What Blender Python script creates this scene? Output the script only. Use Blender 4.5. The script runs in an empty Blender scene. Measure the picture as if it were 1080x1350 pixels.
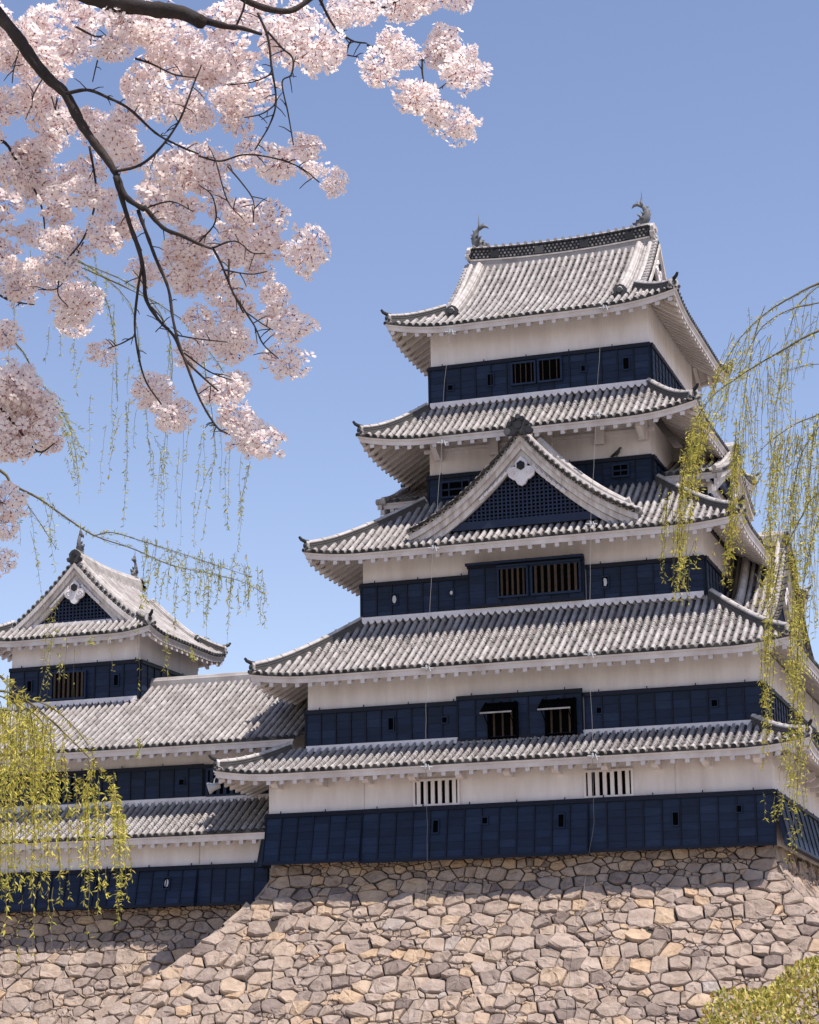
import bpy, math, random
from mathutils import Vector as V, Matrix
random.seed(11)
R = math.radians
scene = bpy.context.scene
COL = scene.collection

# ------------------------------------------------------------------ camera, sky, sun, exposure
FPX, IMW, IMH = 2758.07, 1080.0, 1350.0
CAM = V((18.421, -65.656, -6.0))
_y, _p, _r = R(18.435), R(14.213), R(-.759)
_f = V((-math.sin(_y)*math.cos(_p), math.cos(_y)*math.cos(_p), math.sin(_p)))
_a = V((math.cos(_y), math.sin(_y), 0)); _b = _a.cross(_f)
CR = _a*math.cos(_r)+_b*math.sin(_r); CU = _b*math.cos(_r)-_a*math.sin(_r); CF = _f
cd = bpy.data.cameras.new('camera'); cam = bpy.data.objects.new('camera', cd); COL.objects.link(cam)
cd.sensor_fit = 'HORIZONTAL'; cd.sensor_width = 36; cd.lens = FPX/IMW*36; cd.clip_end = 5000; cd.clip_start = .1
cam.matrix_world = Matrix(((CR.x, CU.x, -CF.x, CAM.x), (CR.y, CU.y, -CF.y, CAM.y), (CR.z, CU.z, -CF.z, CAM.z), (0, 0, 0, 1)))
scene.camera = cam

SUNV = V((.395, -.168, .93)).normalized()
world = bpy.data.worlds.new('World'); scene.world = world; world.use_nodes = True
wn = world.node_tree.nodes; wl = world.node_tree.links
bg = wn['Background']; sky = wn.new('ShaderNodeTexSky'); sky.sky_type = 'NISHITA'; sky.sun_disc = False
sky.sun_elevation = math.asin(SUNV.z); sky.sun_rotation = math.atan2(SUNV.x, SUNV.y)
sky.air_density = 1.0; sky.dust_density = .35; sky.ozone_density = 1.2
tint = wn.new('ShaderNodeMix'); tint.data_type = 'RGBA'; tint.blend_type = 'MULTIPLY'; tint.inputs[0].default_value = 1
tint.inputs[7].default_value = (1.27, 1.12, 1.16, 1)
wl.new(sky.outputs[0], tint.inputs[6]); wl.new(tint.outputs[2], bg.inputs[0]); bg.inputs[1].default_value = .125
sd = bpy.data.lights.new('sun', 'SUN'); sd.energy = 5.4; sd.angle = R(.5); sd.color = (1, .925, .85)
sun = bpy.data.objects.new('sun', sd); COL.objects.link(sun)
sun.rotation_euler = (-SUNV).to_track_quat('-Z', 'Y').to_euler(); sun.location = SUNV*80
scene.view_settings.view_transform = 'Standard'; scene.view_settings.look = 'None'
scene.view_settings.exposure = .27; scene.view_settings.gamma = 1

# ------------------------------------------------------------------ helpers
def ray_at(px, py, dist):
    """a point on the line of sight through a picture point, dist metres deep"""
    return CAM+(CF+CR*((px-540)/FPX)-CU*((py-675)/FPX))*dist

def lerp(a, b, t): return a+(b-a)*t

class MB:
    """collects shapes; build() links them as one mesh object"""
    def __init__(s): s.v = []; s.f = []; s.m = []
    def add(s, vs, fs, m=0):
        o = len(s.v); s.v.extend([tuple(p) for p in vs]); s.f.extend([tuple(i+o for i in f) for f in fs]); s.m.extend([m]*len(fs))
    def quad(s, a, b, c, d, m=0): s.add((a, b, c, d), ((0, 1, 2, 3),), m)
    def hexa(s, p, m=0):      # 8 points: bottom loop 0-3, top loop 4-7
        s.add(p, ((3, 2, 1, 0), (4, 5, 6, 7), (0, 1, 5, 4), (1, 2, 6, 5), (2, 3, 7, 6), (3, 0, 4, 7)), m)
    def box(s, T, a0, a1, b0, b1, z0, z1, m=0):
        s.hexa([T(a0, b0, z0), T(a1, b0, z0), T(a1, b1, z0), T(a0, b1, z0), T(a0, b0, z1), T(a1, b0, z1), T(a1, b1, z1), T(a0, b1, z1)], m)
    def prism(s, pts, off, m=0):   # planar outline pushed along off
        n = len(pts); q = [V(p)+V(off) for p in pts]
        s.add(list(pts)+q, [tuple(range(n))[::-1], tuple(range(n, 2*n))]+[(i, (i+1) % n, n+(i+1) % n, n+i) for i in range(n)], m)
    def tube(s, path, rad, n=6, m=0, cap=True):
        path = [V(p) for p in path]; k = len(path); vs = []; prev = None
        for i, p in enumerate(path):
            t = (path[min(i+1, k-1)]-path[max(i-1, 0)])
            t = t.normalized() if t.length > 1e-9 else V((0, 0, 1))
            if prev is None: u = t.cross(V((0, 0, 1)) if abs(t.z) < .9 else V((1, 0, 0))).normalized()
            else:
                u = prev-t*prev.dot(t); u = u.normalized() if u.length > 1e-6 else t.orthogonal().normalized()
            prev = u; w = t.cross(u); r = rad[i] if hasattr(rad, '__len__') else rad
            vs += [p+(u*math.cos(2*math.pi*j/n)+w*math.sin(2*math.pi*j/n))*r for j in range(n)]
        fs = [(i*n+j, i*n+(j+1) % n, (i+1)*n+(j+1) % n, (i+1)*n+j) for i in range(k-1) for j in range(n)]
        if cap: fs += [tuple(range(n))[::-1], tuple(range((k-1)*n, k*n))]
        s.add(vs, fs, m)
    def sweep(s, path, sec, up=V((0, 0, 1)), m=0):   # section points (side, up) along a path
        path = [V(p) for p in path]; k = len(path); n = len(sec); vs = []
        for i, p in enumerate(path):
            t = (path[min(i+1, k-1)]-path[max(i-1, 0)]).normalized(); sd_ = t.cross(up).normalized(); u = sd_.cross(t)
            vs += [p+sd_*c[0]+u*c[1] for c in sec]
        fs = [(i*n+j, i*n+(j+1) % n, (i+1)*n+(j+1) % n, (i+1)*n+j) for i in range(k-1) for j in range(n)]
        fs += [tuple(range(n))[::-1], tuple(range((k-1)*n, k*n))]
        s.add(vs, fs, m)
    def build(s, name, mat, parent=None, smooth=False):
        me = bpy.data.meshes.new(name)
        off = root_loc(parent)
        me.from_pydata([(v[0]-off[0], v[1]-off[1], v[2]-off[2]) for v in s.v], [], s.f)
        for x in (mat if isinstance(mat, (list, tuple)) else [mat]): me.materials.append(x)
        if any(s.m): me.polygons.foreach_set('material_index', s.m)
        if smooth: me.polygons.foreach_set('use_smooth', [True]*len(me.polygons))
        me.update()
        o = bpy.data.objects.new(name, me); COL.objects.link(o)
        if parent is not None: o.parent = parent
        return o

def root_loc(o):
    l = V((0, 0, 0))
    while o is not None: l += o.location; o = o.parent
    return l

def tag(o, label=None, cat=None, group=None, kind=None):
    if label: o['label'] = label
    if cat: o['category'] = cat
    if group: o['group'] = group
    if kind: o['kind'] = kind
    return o

def thing(name, label, cat, loc=(0, 0, 0), group=None):
    o = bpy.data.objects.new(name, None); COL.objects.link(o); o.location = loc; o.empty_display_size = .3
    return tag(o, label, cat, group)

def frame(ox, oy, side):
    """(a to the right seen from outside, b outward, z) -> world, for a wall facing front/right/back/left"""
    A, B = {'front': ((1, 0), (0, -1)), 'right': ((0, 1), (1, 0)), 'back': ((-1, 0), (0, 1)), 'left': ((0, -1), (-1, 0))}[side]
    return lambda a, b, z: V((ox+A[0]*a+B[0]*b, oy+A[1]*a+B[1]*b, z))

# ------------------------------------------------------------------ materials
def new_mat(name):
    m = bpy.data.materials.new(name); m.use_nodes = True
    return m, m.node_tree.nodes, m.node_tree.links, m.node_tree.nodes['Principled BSDF']
def ramp(n, stops):
    r = n.new('ShaderNodeValToRGB'); e = r.color_ramp.elements
    while len(e) < len(stops): e.new(.5)
    for k, (p, c) in enumerate(stops): e[k].position = p; e[k].color = (*c, 1)
    return r
def mixc(n, l, a, b, fac, mode='MIX'):
    x = n.new('ShaderNodeMix'); x.data_type = 'RGBA'; x.blend_type = mode
    for sock, val in ((6, a), (7, b), (0, fac)):
        if hasattr(val, 'type'): l.new(val, x.inputs[sock])
        elif sock: x.inputs[sock].default_value = (*val, 1)
        else: x.inputs[0].default_value = val
    return x.outputs[2]
def noise(n, l, scale, detail=5, rough=.6, stretch=None):
    t = n.new('ShaderNodeTexNoise'); t.inputs['Scale'].default_value = scale; t.inputs['Detail'].default_value = detail; t.inputs['Roughness'].default_value = rough
    c = n.new('ShaderNodeTexCoord'); out = c.outputs['Object']
    if stretch:
        mp = n.new('ShaderNodeMapping'); mp.inputs['Scale'].default_value = stretch; l.new(out, mp.inputs[0]); out = mp.outputs[0]
    l.new(out, t.inputs['Vector']); return t.outputs['Fac']
def bump(n, l, bs, height, strength=.3, dist=.02):
    b = n.new('ShaderNodeBump'); b.inputs['Strength'].default_value = strength; b.inputs['Distance'].default_value = dist
    l.new(height, b.inputs['Height']); l.new(b.outputs[0], bs.inputs['Normal'])
def mat_varied(name, stops, rough=.8, nscale=3., namt=.5, dark=(.3, .28, .27), bscale=25, bstr=.35, bdist=.015, stretch=None, island=True, spec=.3):
    """per-piece tone from the island, with weather patches on top"""
    m, n, l, bs = new_mat(name)
    r = ramp(n, stops)
    g = n.new('ShaderNodeNewGeometry')
    if island: l.new(g.outputs['Random Per Island'], r.inputs[0])
    else: l.new(noise(n, l, nscale*.35, 6), r.inputs[0])
    r2 = ramp(n, [(.38, (1, 1, 1)), (.72, dark)]); l.new(noise(n, l, nscale, 8, .65, stretch), r2.inputs[0])
    c = mixc(n, l, r.outputs[0], r2.outputs[0], namt, 'MULTIPLY')
    l.new(c, bs.inputs['Base Color']); bs.inputs['Roughness'].default_value = rough
    bs.inputs['Specular IOR Level'].default_value = spec
    bump(n, l, bs, noise(n, l, bscale, 6), bstr, bdist)
    return m
M = {}
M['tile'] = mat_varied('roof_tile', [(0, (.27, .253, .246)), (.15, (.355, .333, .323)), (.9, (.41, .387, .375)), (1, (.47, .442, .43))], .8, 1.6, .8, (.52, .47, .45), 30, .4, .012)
M['pan'] = mat_varied('pan_tile', [(0, (.05, .047, .047)), (.6, (.085, .08, .078)), (1, (.17, .155, .15))], .85, 2.5, .8, (.5, .46, .44), 30, .4, .012)  # darker than the cover tiles: shade between the ribs put into the colour
M['darktile'] = mat_varied('dark_ridge_tile', [(0, (.018, .019, .022)), (.6, (.035, .036, .04)), (1, (.10, .097, .095))], .7, 3, .6, (.5, .5, .5), 30, .4, .01)
M['ridgelight'] = mat_varied('ridge_plaster', [(0, (.42, .39, .37)), (1, (.58, .545, .52))], .85, 3, .8, (.4, .37, .35), 25, .3, .01)
M['ridgeside'] = mat_varied('ridge_courses', [(0, (.055, .053, .055)), (1, (.12, .113, .11))], .8, 3, .7, (.5, .5, .5), 30, .4, .01)
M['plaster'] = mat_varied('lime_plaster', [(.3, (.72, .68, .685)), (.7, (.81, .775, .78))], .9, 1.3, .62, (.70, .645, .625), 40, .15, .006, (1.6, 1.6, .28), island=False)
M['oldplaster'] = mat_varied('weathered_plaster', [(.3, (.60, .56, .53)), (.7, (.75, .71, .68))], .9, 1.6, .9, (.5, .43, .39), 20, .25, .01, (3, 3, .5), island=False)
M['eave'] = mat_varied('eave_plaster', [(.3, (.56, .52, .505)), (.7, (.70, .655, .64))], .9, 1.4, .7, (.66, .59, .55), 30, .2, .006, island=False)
M['navy'] = mat_varied('black_lacquered_boards', [(0, (.006, .0145, .037)), (.5, (.0085, .0205, .052)), (.9, (.011, .025, .062)), (1, (.017, .033, .073))], .62, 2., .8, (.5, .5, .55), 18, .2, .006, (1, 1, 6), spec=.3)  # black lacquer; the sky's blue reflection is put into the base colour
M['navybatten'] = mat_varied('black_batten', [(0, (.003, .0055, .014)), (1, (.0055, .010, .026))], .6, 3., .5, (.6, .6, .6), 18, .2, .004, spec=.3)
M['lattice'] = mat_varied('lattice_wood', [(0, (.012, .02, .046)), (1, (.018, .03, .068))], .55, 3., .4, (.6, .6, .6), 18, .2, .004, island=False)
M['bars'] = mat_varied('brown_window_bars', [(0, (.03, .02, .014)), (1, (.075, .05, .035))], .8, 6., .6, (.4, .4, .4), 30, .3, .004)
M['hole'] = mat_varied('dark_interior', [(0, (.0018, .0018, .002)), (1, (.003, .003, .0035))], .95, 3, .2, (.6, .6, .6), 20, .1, .002, island=False, spec=.03)  # near-black slab tone: the shade of unlit openings put into the colour
M['paper'] = mat_varied('paper_backed_loophole', [(0, (.5, .52, .55)), (1, (.6, .62, .65))], .8, 6, .4, (.6, .6, .6), 20, .1, .002, island=False)
M['metal'] = mat_varied('grey_metal', [(0, (.35, .35, .36)), (1, (.5, .5, .5))], .45, 6, .4, (.6, .6, .6), 20, .1, .002, island=False)
M['stone'] = mat_varied('granite_rubble', [(0, (.21, .165, .145)), (.15, (.31, .248, .212)), (.40, (.43, .338, .268)), (.58, (.35, .28, .238)), (.72, (.41, .33, .278)), (.86, (.47, .36, .262)), (.95, (.49, .35, .232)), (1, (.38, .33, .30))], .92, 2.3, .8, (.52, .47, .44), 14, .7, .05, spec=.2)
M['mortar'] = mat_varied('stone_gap_earth', [(0, (.035, .03, .025)), (1, (.065, .055, .045))], .95, 3, .5, (.5, .5, .5), 20, .4, .02, island=False)
M['ground'] = mat_varied('pale_bounce_ground', [(.3, (.27, .235, .195)), (.7, (.36, .315, .27))], .95, .6, .6, (.6, .62, .5), 12, .4, .03, island=False)  # unseen ground; pale sand tone picked to bounce warm fill onto the plaster
M['rope'] = mat_varied('pale_cable', [(0, (.16, .155, .15)), (1, (.22, .21, .2))], .7, 6, .3, (.7, .7, .7), 20, .1, .002, island=False)

def mat_leaf(name, stops, trans=.35, rough=.6, nscale=None):
    m, n, l, bs = new_mat(name)
    g_ = n.new('ShaderNodeNewGeometry'); r = ramp(n, stops); l.new(g_.outputs['Random Per Island'], r.inputs[0])
    l.new(r.outputs[0], bs.inputs['Base Color']); bs.inputs['Roughness'].default_value = rough; bs.inputs['Specular IOR Level'].default_value = .25
    t = n.new('ShaderNodeBsdfTranslucent'); l.new(r.outputs[0], t.inputs['Color'])
    mx = n.new('ShaderNodeMixShader'); mx.inputs[0].default_value = trans
    l.new(bs.outputs[0], mx.inputs[1]); l.new(t.outputs[0], mx.inputs[2]); l.new(mx.outputs[0], n['Material Output'].inputs[0])
    return m
M['petal'] = mat_leaf('cherry_petal', [(0, (.90, .78, .755)), (.5, (.94, .865, .845)), (1, (.955, .92, .905))], .52, .7)
M['calyx'] = mat_leaf('cherry_calyx', [(0, (.22, .05, .05)), (.7, (.33, .09, .07)), (1, (.42, .22, .08))], .1, .7)
M['cherrybark'] = mat_varied('cherry_bark', [(.2, (.022, .016, .014)), (.6, (.05, .038, .034)), (.9, (.11, .09, .082))], .9, 18, .7, (.4, .4, .4), 60, .8, .008, island=False)
M['willowleaf'] = mat_leaf('young_willow_leaf', [(0, (.30, .30, .05)), (.4, (.52, .47, .08)), (.8, (.68, .59, .14)), (1, (.46, .34, .08))], .35)
M['willowthin'] = mat_leaf('sparse_willow_leaf', [(0, (.22, .22, .05)), (.5, (.42, .40, .09)), (1, (.58, .52, .14))], .3)
M['willowbark'] = mat_varied('willow_twig', [(.2, (.08, .065, .03)), (.8, (.19, .16, .07))], .85, 12, .6, (.5, .5, .5), 40, .5, .005, island=False)
M['shrubleaf'] = mat_leaf('shrub_leaf', [(0, (.16, .16, .025)), (.35, (.36, .33, .06)), (.8, (.60, .52, .16)), (1, (.50, .30, .08))], .25, .45)
M['shrubtwig'] = mat_varied('shrub_twig', [(.2, (.05, .04, .025)), (.8, (.10, .08, .05))], .9, 12, .6, (.5, .5, .5), 40, .5, .005, island=False)
M['bird'] = mat_varied('dark_plumage', [(.2, (.02, .02, .022)), (.8, (.05, .05, .055))], .6, 12, .5, (.6, .6, .6), 40, .3, .002, island=False)


# ------------------------------------------------------------------ ground
g = MB(); N = 40
def gz(x, y):
    d = math.hypot(x-CAM.x, y-CAM.y)
    return -7.65+.12*math.sin(x*.21+1)*math.cos(y*.17) if d > 4 else -7.65
xs = [-1500, -400, -120]+[-80+4*i for i in range(N+1)]+[120, 400, 1500]
ys = [-1500, -400, -130]+[-90+4*i for i in range(N+1)]+[110, 400, 1500]
g.add([(x, y, gz(x, y)) for y in ys for x in xs], [(j*len(xs)+i, j*len(xs)+i+1, (j+1)*len(xs)+i+1, (j+1)*len(xs)+i) for j in range(len(ys)-1) for i in range(len(xs)-1)])
tag(g.build('ground', M['ground'], None, True), kind='structure')

# ------------------------------------------------------------------ castle building kit
PITCH = .262
class Slope:
    """one tiled roof side: u along the eave, s inward; z from a sagging profile with lifted corners"""
    def __init__(q, T, W, run, ze, rise, sag=.25, lift=.16, reach=2.0, smax=None, smin=None):
        q.T, q.W, q.run, q.ze, q.rise, q.sag, q.lift, q.reach = T, W, run, ze, rise, sag, lift, reach
        q.smax = smax or (lambda u: min(run, W/2-abs(u))); q.smin = smin or (lambda u: 0.)
    def z(q, u, s):
        t = s/q.run; d = max(0, q.W/2-abs(u)); k = max(0, 1-d/q.reach); f = max(0, 1-s/max(q.run, .1))
        return q.ze+q.lift*k*k*f+q.rise*(t*(1-q.sag)+q.sag*t*t)
    def P(q, u, s, up=0.):
        e = .02; dz = (q.z(u, s+e)-q.z(u, s))/e; c = 1/math.sqrt(1+dz*dz)
        return q.T(u, -s+dz*c*up, q.z(u, s)+c*up)
    def tiles(q, mb, seg=.34, rings=None):
        """cover tiles 0, pans 1, eave discs 2"""
        n = int(q.W/2/PITCH)+1
        for i in range(-n, n+1):
            u = i*PITCH
            s0, s1 = q.smin(u), q.smax(u)
            if s1-s0 > .05:
                cuts = [s0]; rj = random.uniform(-.05, .05)
                while cuts[-1] < s1-.02:
                    c_ = cuts[-1]; step = .105 if rings and rings[0]+rj <= c_ < rings[1]+rj else seg
                    cuts.append(s1 if c_+step > s1-.06 else c_+step)
                for j in range(len(cuts)-1):
                    a = cuts[j]-(0.03 if j else 0); b = cuts[j+1]; rg_ = b-a < .16
                    jr = random.uniform(.97, 1.03); ra, rb = (.090*jr, .072*jr) if rg_ else (.080*jr, .075*jr); vs = []
                    du = random.uniform(-.008, .008)
                    for s, r in ((a, ra), (b, rb)):
                        for h in range(5):
                            th = math.pi*h/4
                            vs.append(q.P(u+du+r*math.cos(th), s, r*math.sin(th)*1.3+.012))
                    mb.add(vs, [(h, h+1, h+6, h+5) for h in range(4)]+[(4, 3, 2, 1, 0)], 0)
                if s0 == 0:
                    c = [q.P(u+.088*math.cos(2*math.pi*h/8), -.03, .03+.088*math.sin(2*math.pi*h/8)) for h in range(8)]
                    c2 = [q.P(u+.088*math.cos(2*math.pi*h/8), .03, .03+.088*math.sin(2*math.pi*h/8)) for h in range(8)]
                    mb.add(c+c2, [tuple(range(8))]+[(h, h+8, (h+1) % 8+8, (h+1) % 8) for h in range(8)], 2)
            u2 = u+PITCH/2; s0, s1 = q.smin(u2), q.smax(u2)
            if s1-s0 > .05:
                k = max(1, int(round((s1-s0)/seg))); w = PITCH/2-.045
                for j in range(k):
                    a = s0+(s1-s0)*j/k-.02; b = s0+(s1-s0)*(j+1)/k
                    hi = .03+random.uniform(0, .01)
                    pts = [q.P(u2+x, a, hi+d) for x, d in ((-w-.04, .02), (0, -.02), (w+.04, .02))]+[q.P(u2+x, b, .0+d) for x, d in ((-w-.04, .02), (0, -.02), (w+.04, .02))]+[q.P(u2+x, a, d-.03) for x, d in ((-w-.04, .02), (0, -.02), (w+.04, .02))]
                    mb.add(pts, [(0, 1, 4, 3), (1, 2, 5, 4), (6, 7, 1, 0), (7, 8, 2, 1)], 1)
    def sheet(q, mb, m=1, up=0.):
        n = max(8, int(q.W/1.)); k = 6
        for i in range(n):
            ua, ub = -q.W/2+q.W*i/n, -q.W/2+q.W*(i+1)/n
            for j in range(k):
                pts = []
                for u, jj in ((ua, j), (ub, j), (ub, j+1), (ua, j+1)):
                    s = lerp(q.smin(u), max(q.smin(u), q.smax(u)), jj/k); pts.append(q.P(u, s, up))
                mb.quad(*pts, m)
    def eave(q, mb, depth, rafters=True, fas=.21, dent=.13, step=.47, n=30):
        """plastered fascia, dentil rafter ends, soffit and rafters back to the wall"""
        def pt(u, s, dz): return q.T(u*(1-s/(q.W/2)), -s, q.z(u, 0)+dz+(q.rise/q.run)*.82*max(0, s-.12))
        us = [-q.W/2+q.W*i/n for i in range(n+1)]
        for a, b in zip(us, us[1:]):
            mb.hexa([pt(a, .05, -.05-fas), pt(b, .05, -.05-fas), pt(b, .16, -.05-fas), pt(a, .16, -.05-fas), pt(a, .02, -.045), pt(b, .02, -.045), pt(b, .16, -.045), pt(a, .16, -.045)])
            mb.hexa([pt(a, .0, -.10), pt(b, .0, -.10), pt(b, .03, -.10), pt(a, .03, -.10), pt(a, -.03, -.04), pt(b, -.03, -.04), pt(b, .03, -.04), pt(a, .03, -.04)])
            mb.quad(pt(a, .15, -fas+.10), pt(b, .15, -fas+.10), pt(b, depth, -fas+.08), pt(a, depth, -fas+.08))
        k = int(q.W/2/step)
        for i in range(-k, k+1):
            u = i*step; w = .07
            if abs(u) > q.W/2-.12: continue
            def rp(x, s, dz): return q.T(x, -s, q.z(u, 0)+dz+(q.rise/q.run)*.82*max(0, s-.12))
            mb.hexa([rp(u-w, .07, -.05-fas-dent), rp(u+w, .07, -.05-fas-dent), rp(u+w, .30, -.05-fas-dent), rp(u-w, .30, -.05-fas-dent), rp(u-w, .07, -.045-fas), rp(u+w, .07, -.045-fas), rp(u+w, .30, -.045-fas), rp(u-w, .30, -.045-fas)])
            if rafters:
                e = min(depth, q.W/2-abs(u)-.05)
                if e > .4: mb.hexa([rp(u-w, .30, -.04-fas-dent), rp(u+w, .30, -.04-fas-dent), rp(u+w, e, -.04-fas-dent), rp(u-w, e, -.04-fas-dent), rp(u-w, .30, .11-fas), rp(u+w, .30, .11-fas), rp(u+w, e, .09-fas), rp(u-w, e, .09-fas)])

RSEC = [(-.15, -.10), (-.15, .10), (-.12, .10), (-.12, .17), (-.09, .20), (-.06, .26), (0, .285), (.06, .26), (.09, .20), (.12, .17), (.12, .10), (.15, .10), (.15, -.10)]
RLOW = [(-.16, -.12), (-.16, .03), (-.13, .035), (-.13, .05), (-.15, .055), (-.15, .10), (-.12, .105), (-.12, .12), (-.14, .125), (-.14, .165), (.14, .165), (.14, .125), (.12, .12), (.12, .105), (.15, .10), (.15, .055), (.13, .05), (.13, .035), (.16, .03), (.16, -.12)]
RCAP = [(-.10, 0), (-.09, .06), (-.05, .11), (0, .125), (.05, .11), (.09, .06), (.10, 0)]
def ridge_end(mb, p, d, sc=1., horn=True):
    """demon tile: shield, round boss, side curls and an upturned horn; d points outward"""
    d = V((d[0], d[1], 0)).normalized(); s = V((-d.y, d.x, 0)); up = V((0, 0, 1)); p = V(p)
    out = [(-.20, -.14), (-.30, -.10), (-.31, .02), (-.22, .06), (-.24, .20), (-.14, .32), (0, .38), (.14, .32), (.24, .20), (.22, .06), (.31, .02), (.30, -.10), (.20, -.14)]
    mb.prism([p+s*a*sc+up*b*sc for a, b in out], d*.10*sc)
    mb.tube([p+up*.14*sc+d*.08*sc, p+up*.14*sc+d*.17*sc], .1*sc, 8)
    for k in (-1, 1): mb.tube([p+s*.24*k*sc-up*.02*sc, p+s*.24*k*sc-up*.02*sc+d*.14*sc], .075*sc, 7)
    if horn:
        mb.tube([p+up*.30*sc-d*.25*sc, p+up*.33*sc+d*.12*sc, p+up*.40*sc+d*.30*sc, p+up*.52*sc+d*.40*sc], [.085*sc, .085*sc, .075*sc, .055*sc], 7)

def hip_ridges(parent, slopes_corners, run, part_mat):
    for sl, sg in slopes_corners:
        path = []
        for j in range(9):
            s = lerp(.10, run, j/8); u = sg*(sl.W/2-s)
            p = sl.P(u, s, .05); k = max(0, 1-s/.9); p.z += .04*k*k; path.append(p)
        mb = MB(); mb.sweep(path, RLOW, m=2); mb.sweep([p+V((0, 0, .15)) for p in path], RCAP, m=0)
        for j in range(1, 8): mb.tube([lerp(path[j], path[j+1], -.02)+V((0, 0, .2)), lerp(path[j], path[j+1], .06)+V((0, 0, .2))], .105, 8, 0)
        d = path[0]-path[1]
        ridge_end(mb, path[0]-V((0, 0, .02)), d, .8); mb.m = [1 if i >= len(mb.m)-50 else x for i, x in enumerate(mb.m)]
        mb.build('hip_ridge', [M['ridgelight'], M['darktile'], M['ridgeside']], parent)

def skirt_roof(parent, x0, x1, y0, y1, run, ze, rise, wall_depth, sides=('front', 'left', 'right', 'back'), sag=.2, lift=.16, hips=True, reach=2.2, corners=None, rings=None):
    """hipped apron roof round a storey"""
    tb = MB(); eb = MB(); S = {}
    cx, cy = (x0+x1)/2, (y0+y1)/2
    for sd_ in sides:
        ox, oy, W = {'front': (cx, y0, x1-x0), 'back': (cx, y1, x1-x0), 'left': (x0, cy, y1-y0), 'right': (x1, cy, y1-y0)}[sd_]
        q = Slope(frame(ox, oy, sd_), W, run, ze, rise, sag, lift, reach); S[sd_] = q
        if sd_ == 'back': q.sheet(tb)
        else: q.tiles(tb, rings=rings if sd_ == 'front' else None)
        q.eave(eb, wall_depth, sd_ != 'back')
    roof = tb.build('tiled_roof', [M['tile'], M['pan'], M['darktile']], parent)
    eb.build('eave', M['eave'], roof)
    if hips:
        pr = []
        for sd_, sg in (corners or (('front', -1), ('front', 1), ('back', -1), ('back', 1))):
            if sd_ in S: pr.append((S[sd_], sg))
        hip_ridges(roof, pr, run, None)
    return roof, S

def flashing(mb, T, a0, a1, z, b=.02):
    """white plaster line with scallops where a roof meets the boards"""
    mb.box(T, a0, a1, b, b+.16, z-.06, z+.09)
    n = int((a1-a0)/PITCH)
    for i in range(n+1):
        u = a0+(a1-a0)*(i+.5)/(n+1)
        pts = [T(u+.10*math.cos(math.pi*h/5), b+.16, z-.04-.13*math.sin(math.pi*h/5)) for h in range(6)]
        mb.prism(pts, T(0, .06, 0)-T(0, 0, 0))

def board_wall(parent, T, a0, a1, z0, z1, slant=0., b0=.0, panel=.57, side_caps=True, name='board_wall', th=.07, lap=.019):
    mb = MB()
    Q = lambda a, b, z: T(a, b0+b+slant*(z1-z), z)
    mb.box(Q, a0, a1, -.08, th, z0, z1)
    k = max(1, int(round((z1-z0-.2)/.25))); zz = [z0+.06+(z1-.14-z0-.06)*i/k for i in range(k+1)]
    n = max(1, int(round((a1-a0)/panel)))
    for p in range(n):
        pa, pb = a0+(a1-a0)*p/n+.028, a0+(a1-a0)*(p+1)/n-.028
        for za, zb in zip(zz, zz[1:]):
            o = random.uniform(0, .006)
            mb.hexa([Q(pa, th-.01, za), Q(pb, th-.01, za), Q(pb, th+lap+o, za), Q(pa, th+lap+o, za), Q(pa, th-.01, zb-.006), Q(pb, th-.01, zb-.006), Q(pb, th+.008+o, zb-.006), Q(pa, th+.008+o, zb-.006)])
    for p in range(n+1):
        a = a0+(a1-a0)*p/n
        mb.box(Q, max(a0, a-.022), min(a1, a+.022), th-.01, th+.05, z0+.05, z1-.1, 1)
    mb.box(Q, a0-.03, a1+.03, th-.01, th+.075, z1-.13, z1+.015, 1)
    mb.box(Q, a0-.02, a1+.02, th-.01, th+.065, z0-.01, z0+.09, 1)
    for i in range(int((a1-a0)/1.6)+1):
        a = a0+.5+1.6*i
        if a < a1: mb.box(Q, a-.015, a+.015, th+.02, th+.05, z1+.01, z1+.09)
    return mb.build(name, [M['navy'], M['navybatten']], parent), Q

def loophole(parent, Q, a, z, w=.17, h=.40, paper=False, b=.12):
    mb = MB(); f = .035
    mb.box(Q, a-w/2-f, a-w/2, b-.05, b+.03, z-h/2-f, z+h/2+f); mb.box(Q, a+w/2, a+w/2+f, b-.05, b+.03, z-h/2-f, z+h/2+f)
    mb.box(Q, a-w/2, a+w/2, b-.05, b+.03, z+h/2, z+h/2+f); mb.box(Q, a-w/2, a+w/2, b-.05, b+.03, z-h/2-f, z-h/2)
    mb.box(Q, a-w/2, a+w/2, b-.05, b-.012, z-h/2, z+h/2, 1)
    if paper:
        pts = [Q(a+w*.36*math.cos(t*math.pi/6), b-.012, z+h*.40*math.sin(t*math.pi/6)) for t in range(12)]
        mb.prism(pts, Q(0, .012, 0)-Q(0, 0, 0), 2)
    o = mb.build('loophole', [M['navy'], M['hole'], M['paper']], parent)
    if paper: o['label'] = 'loophole with pale grey backing'
    return o

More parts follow.
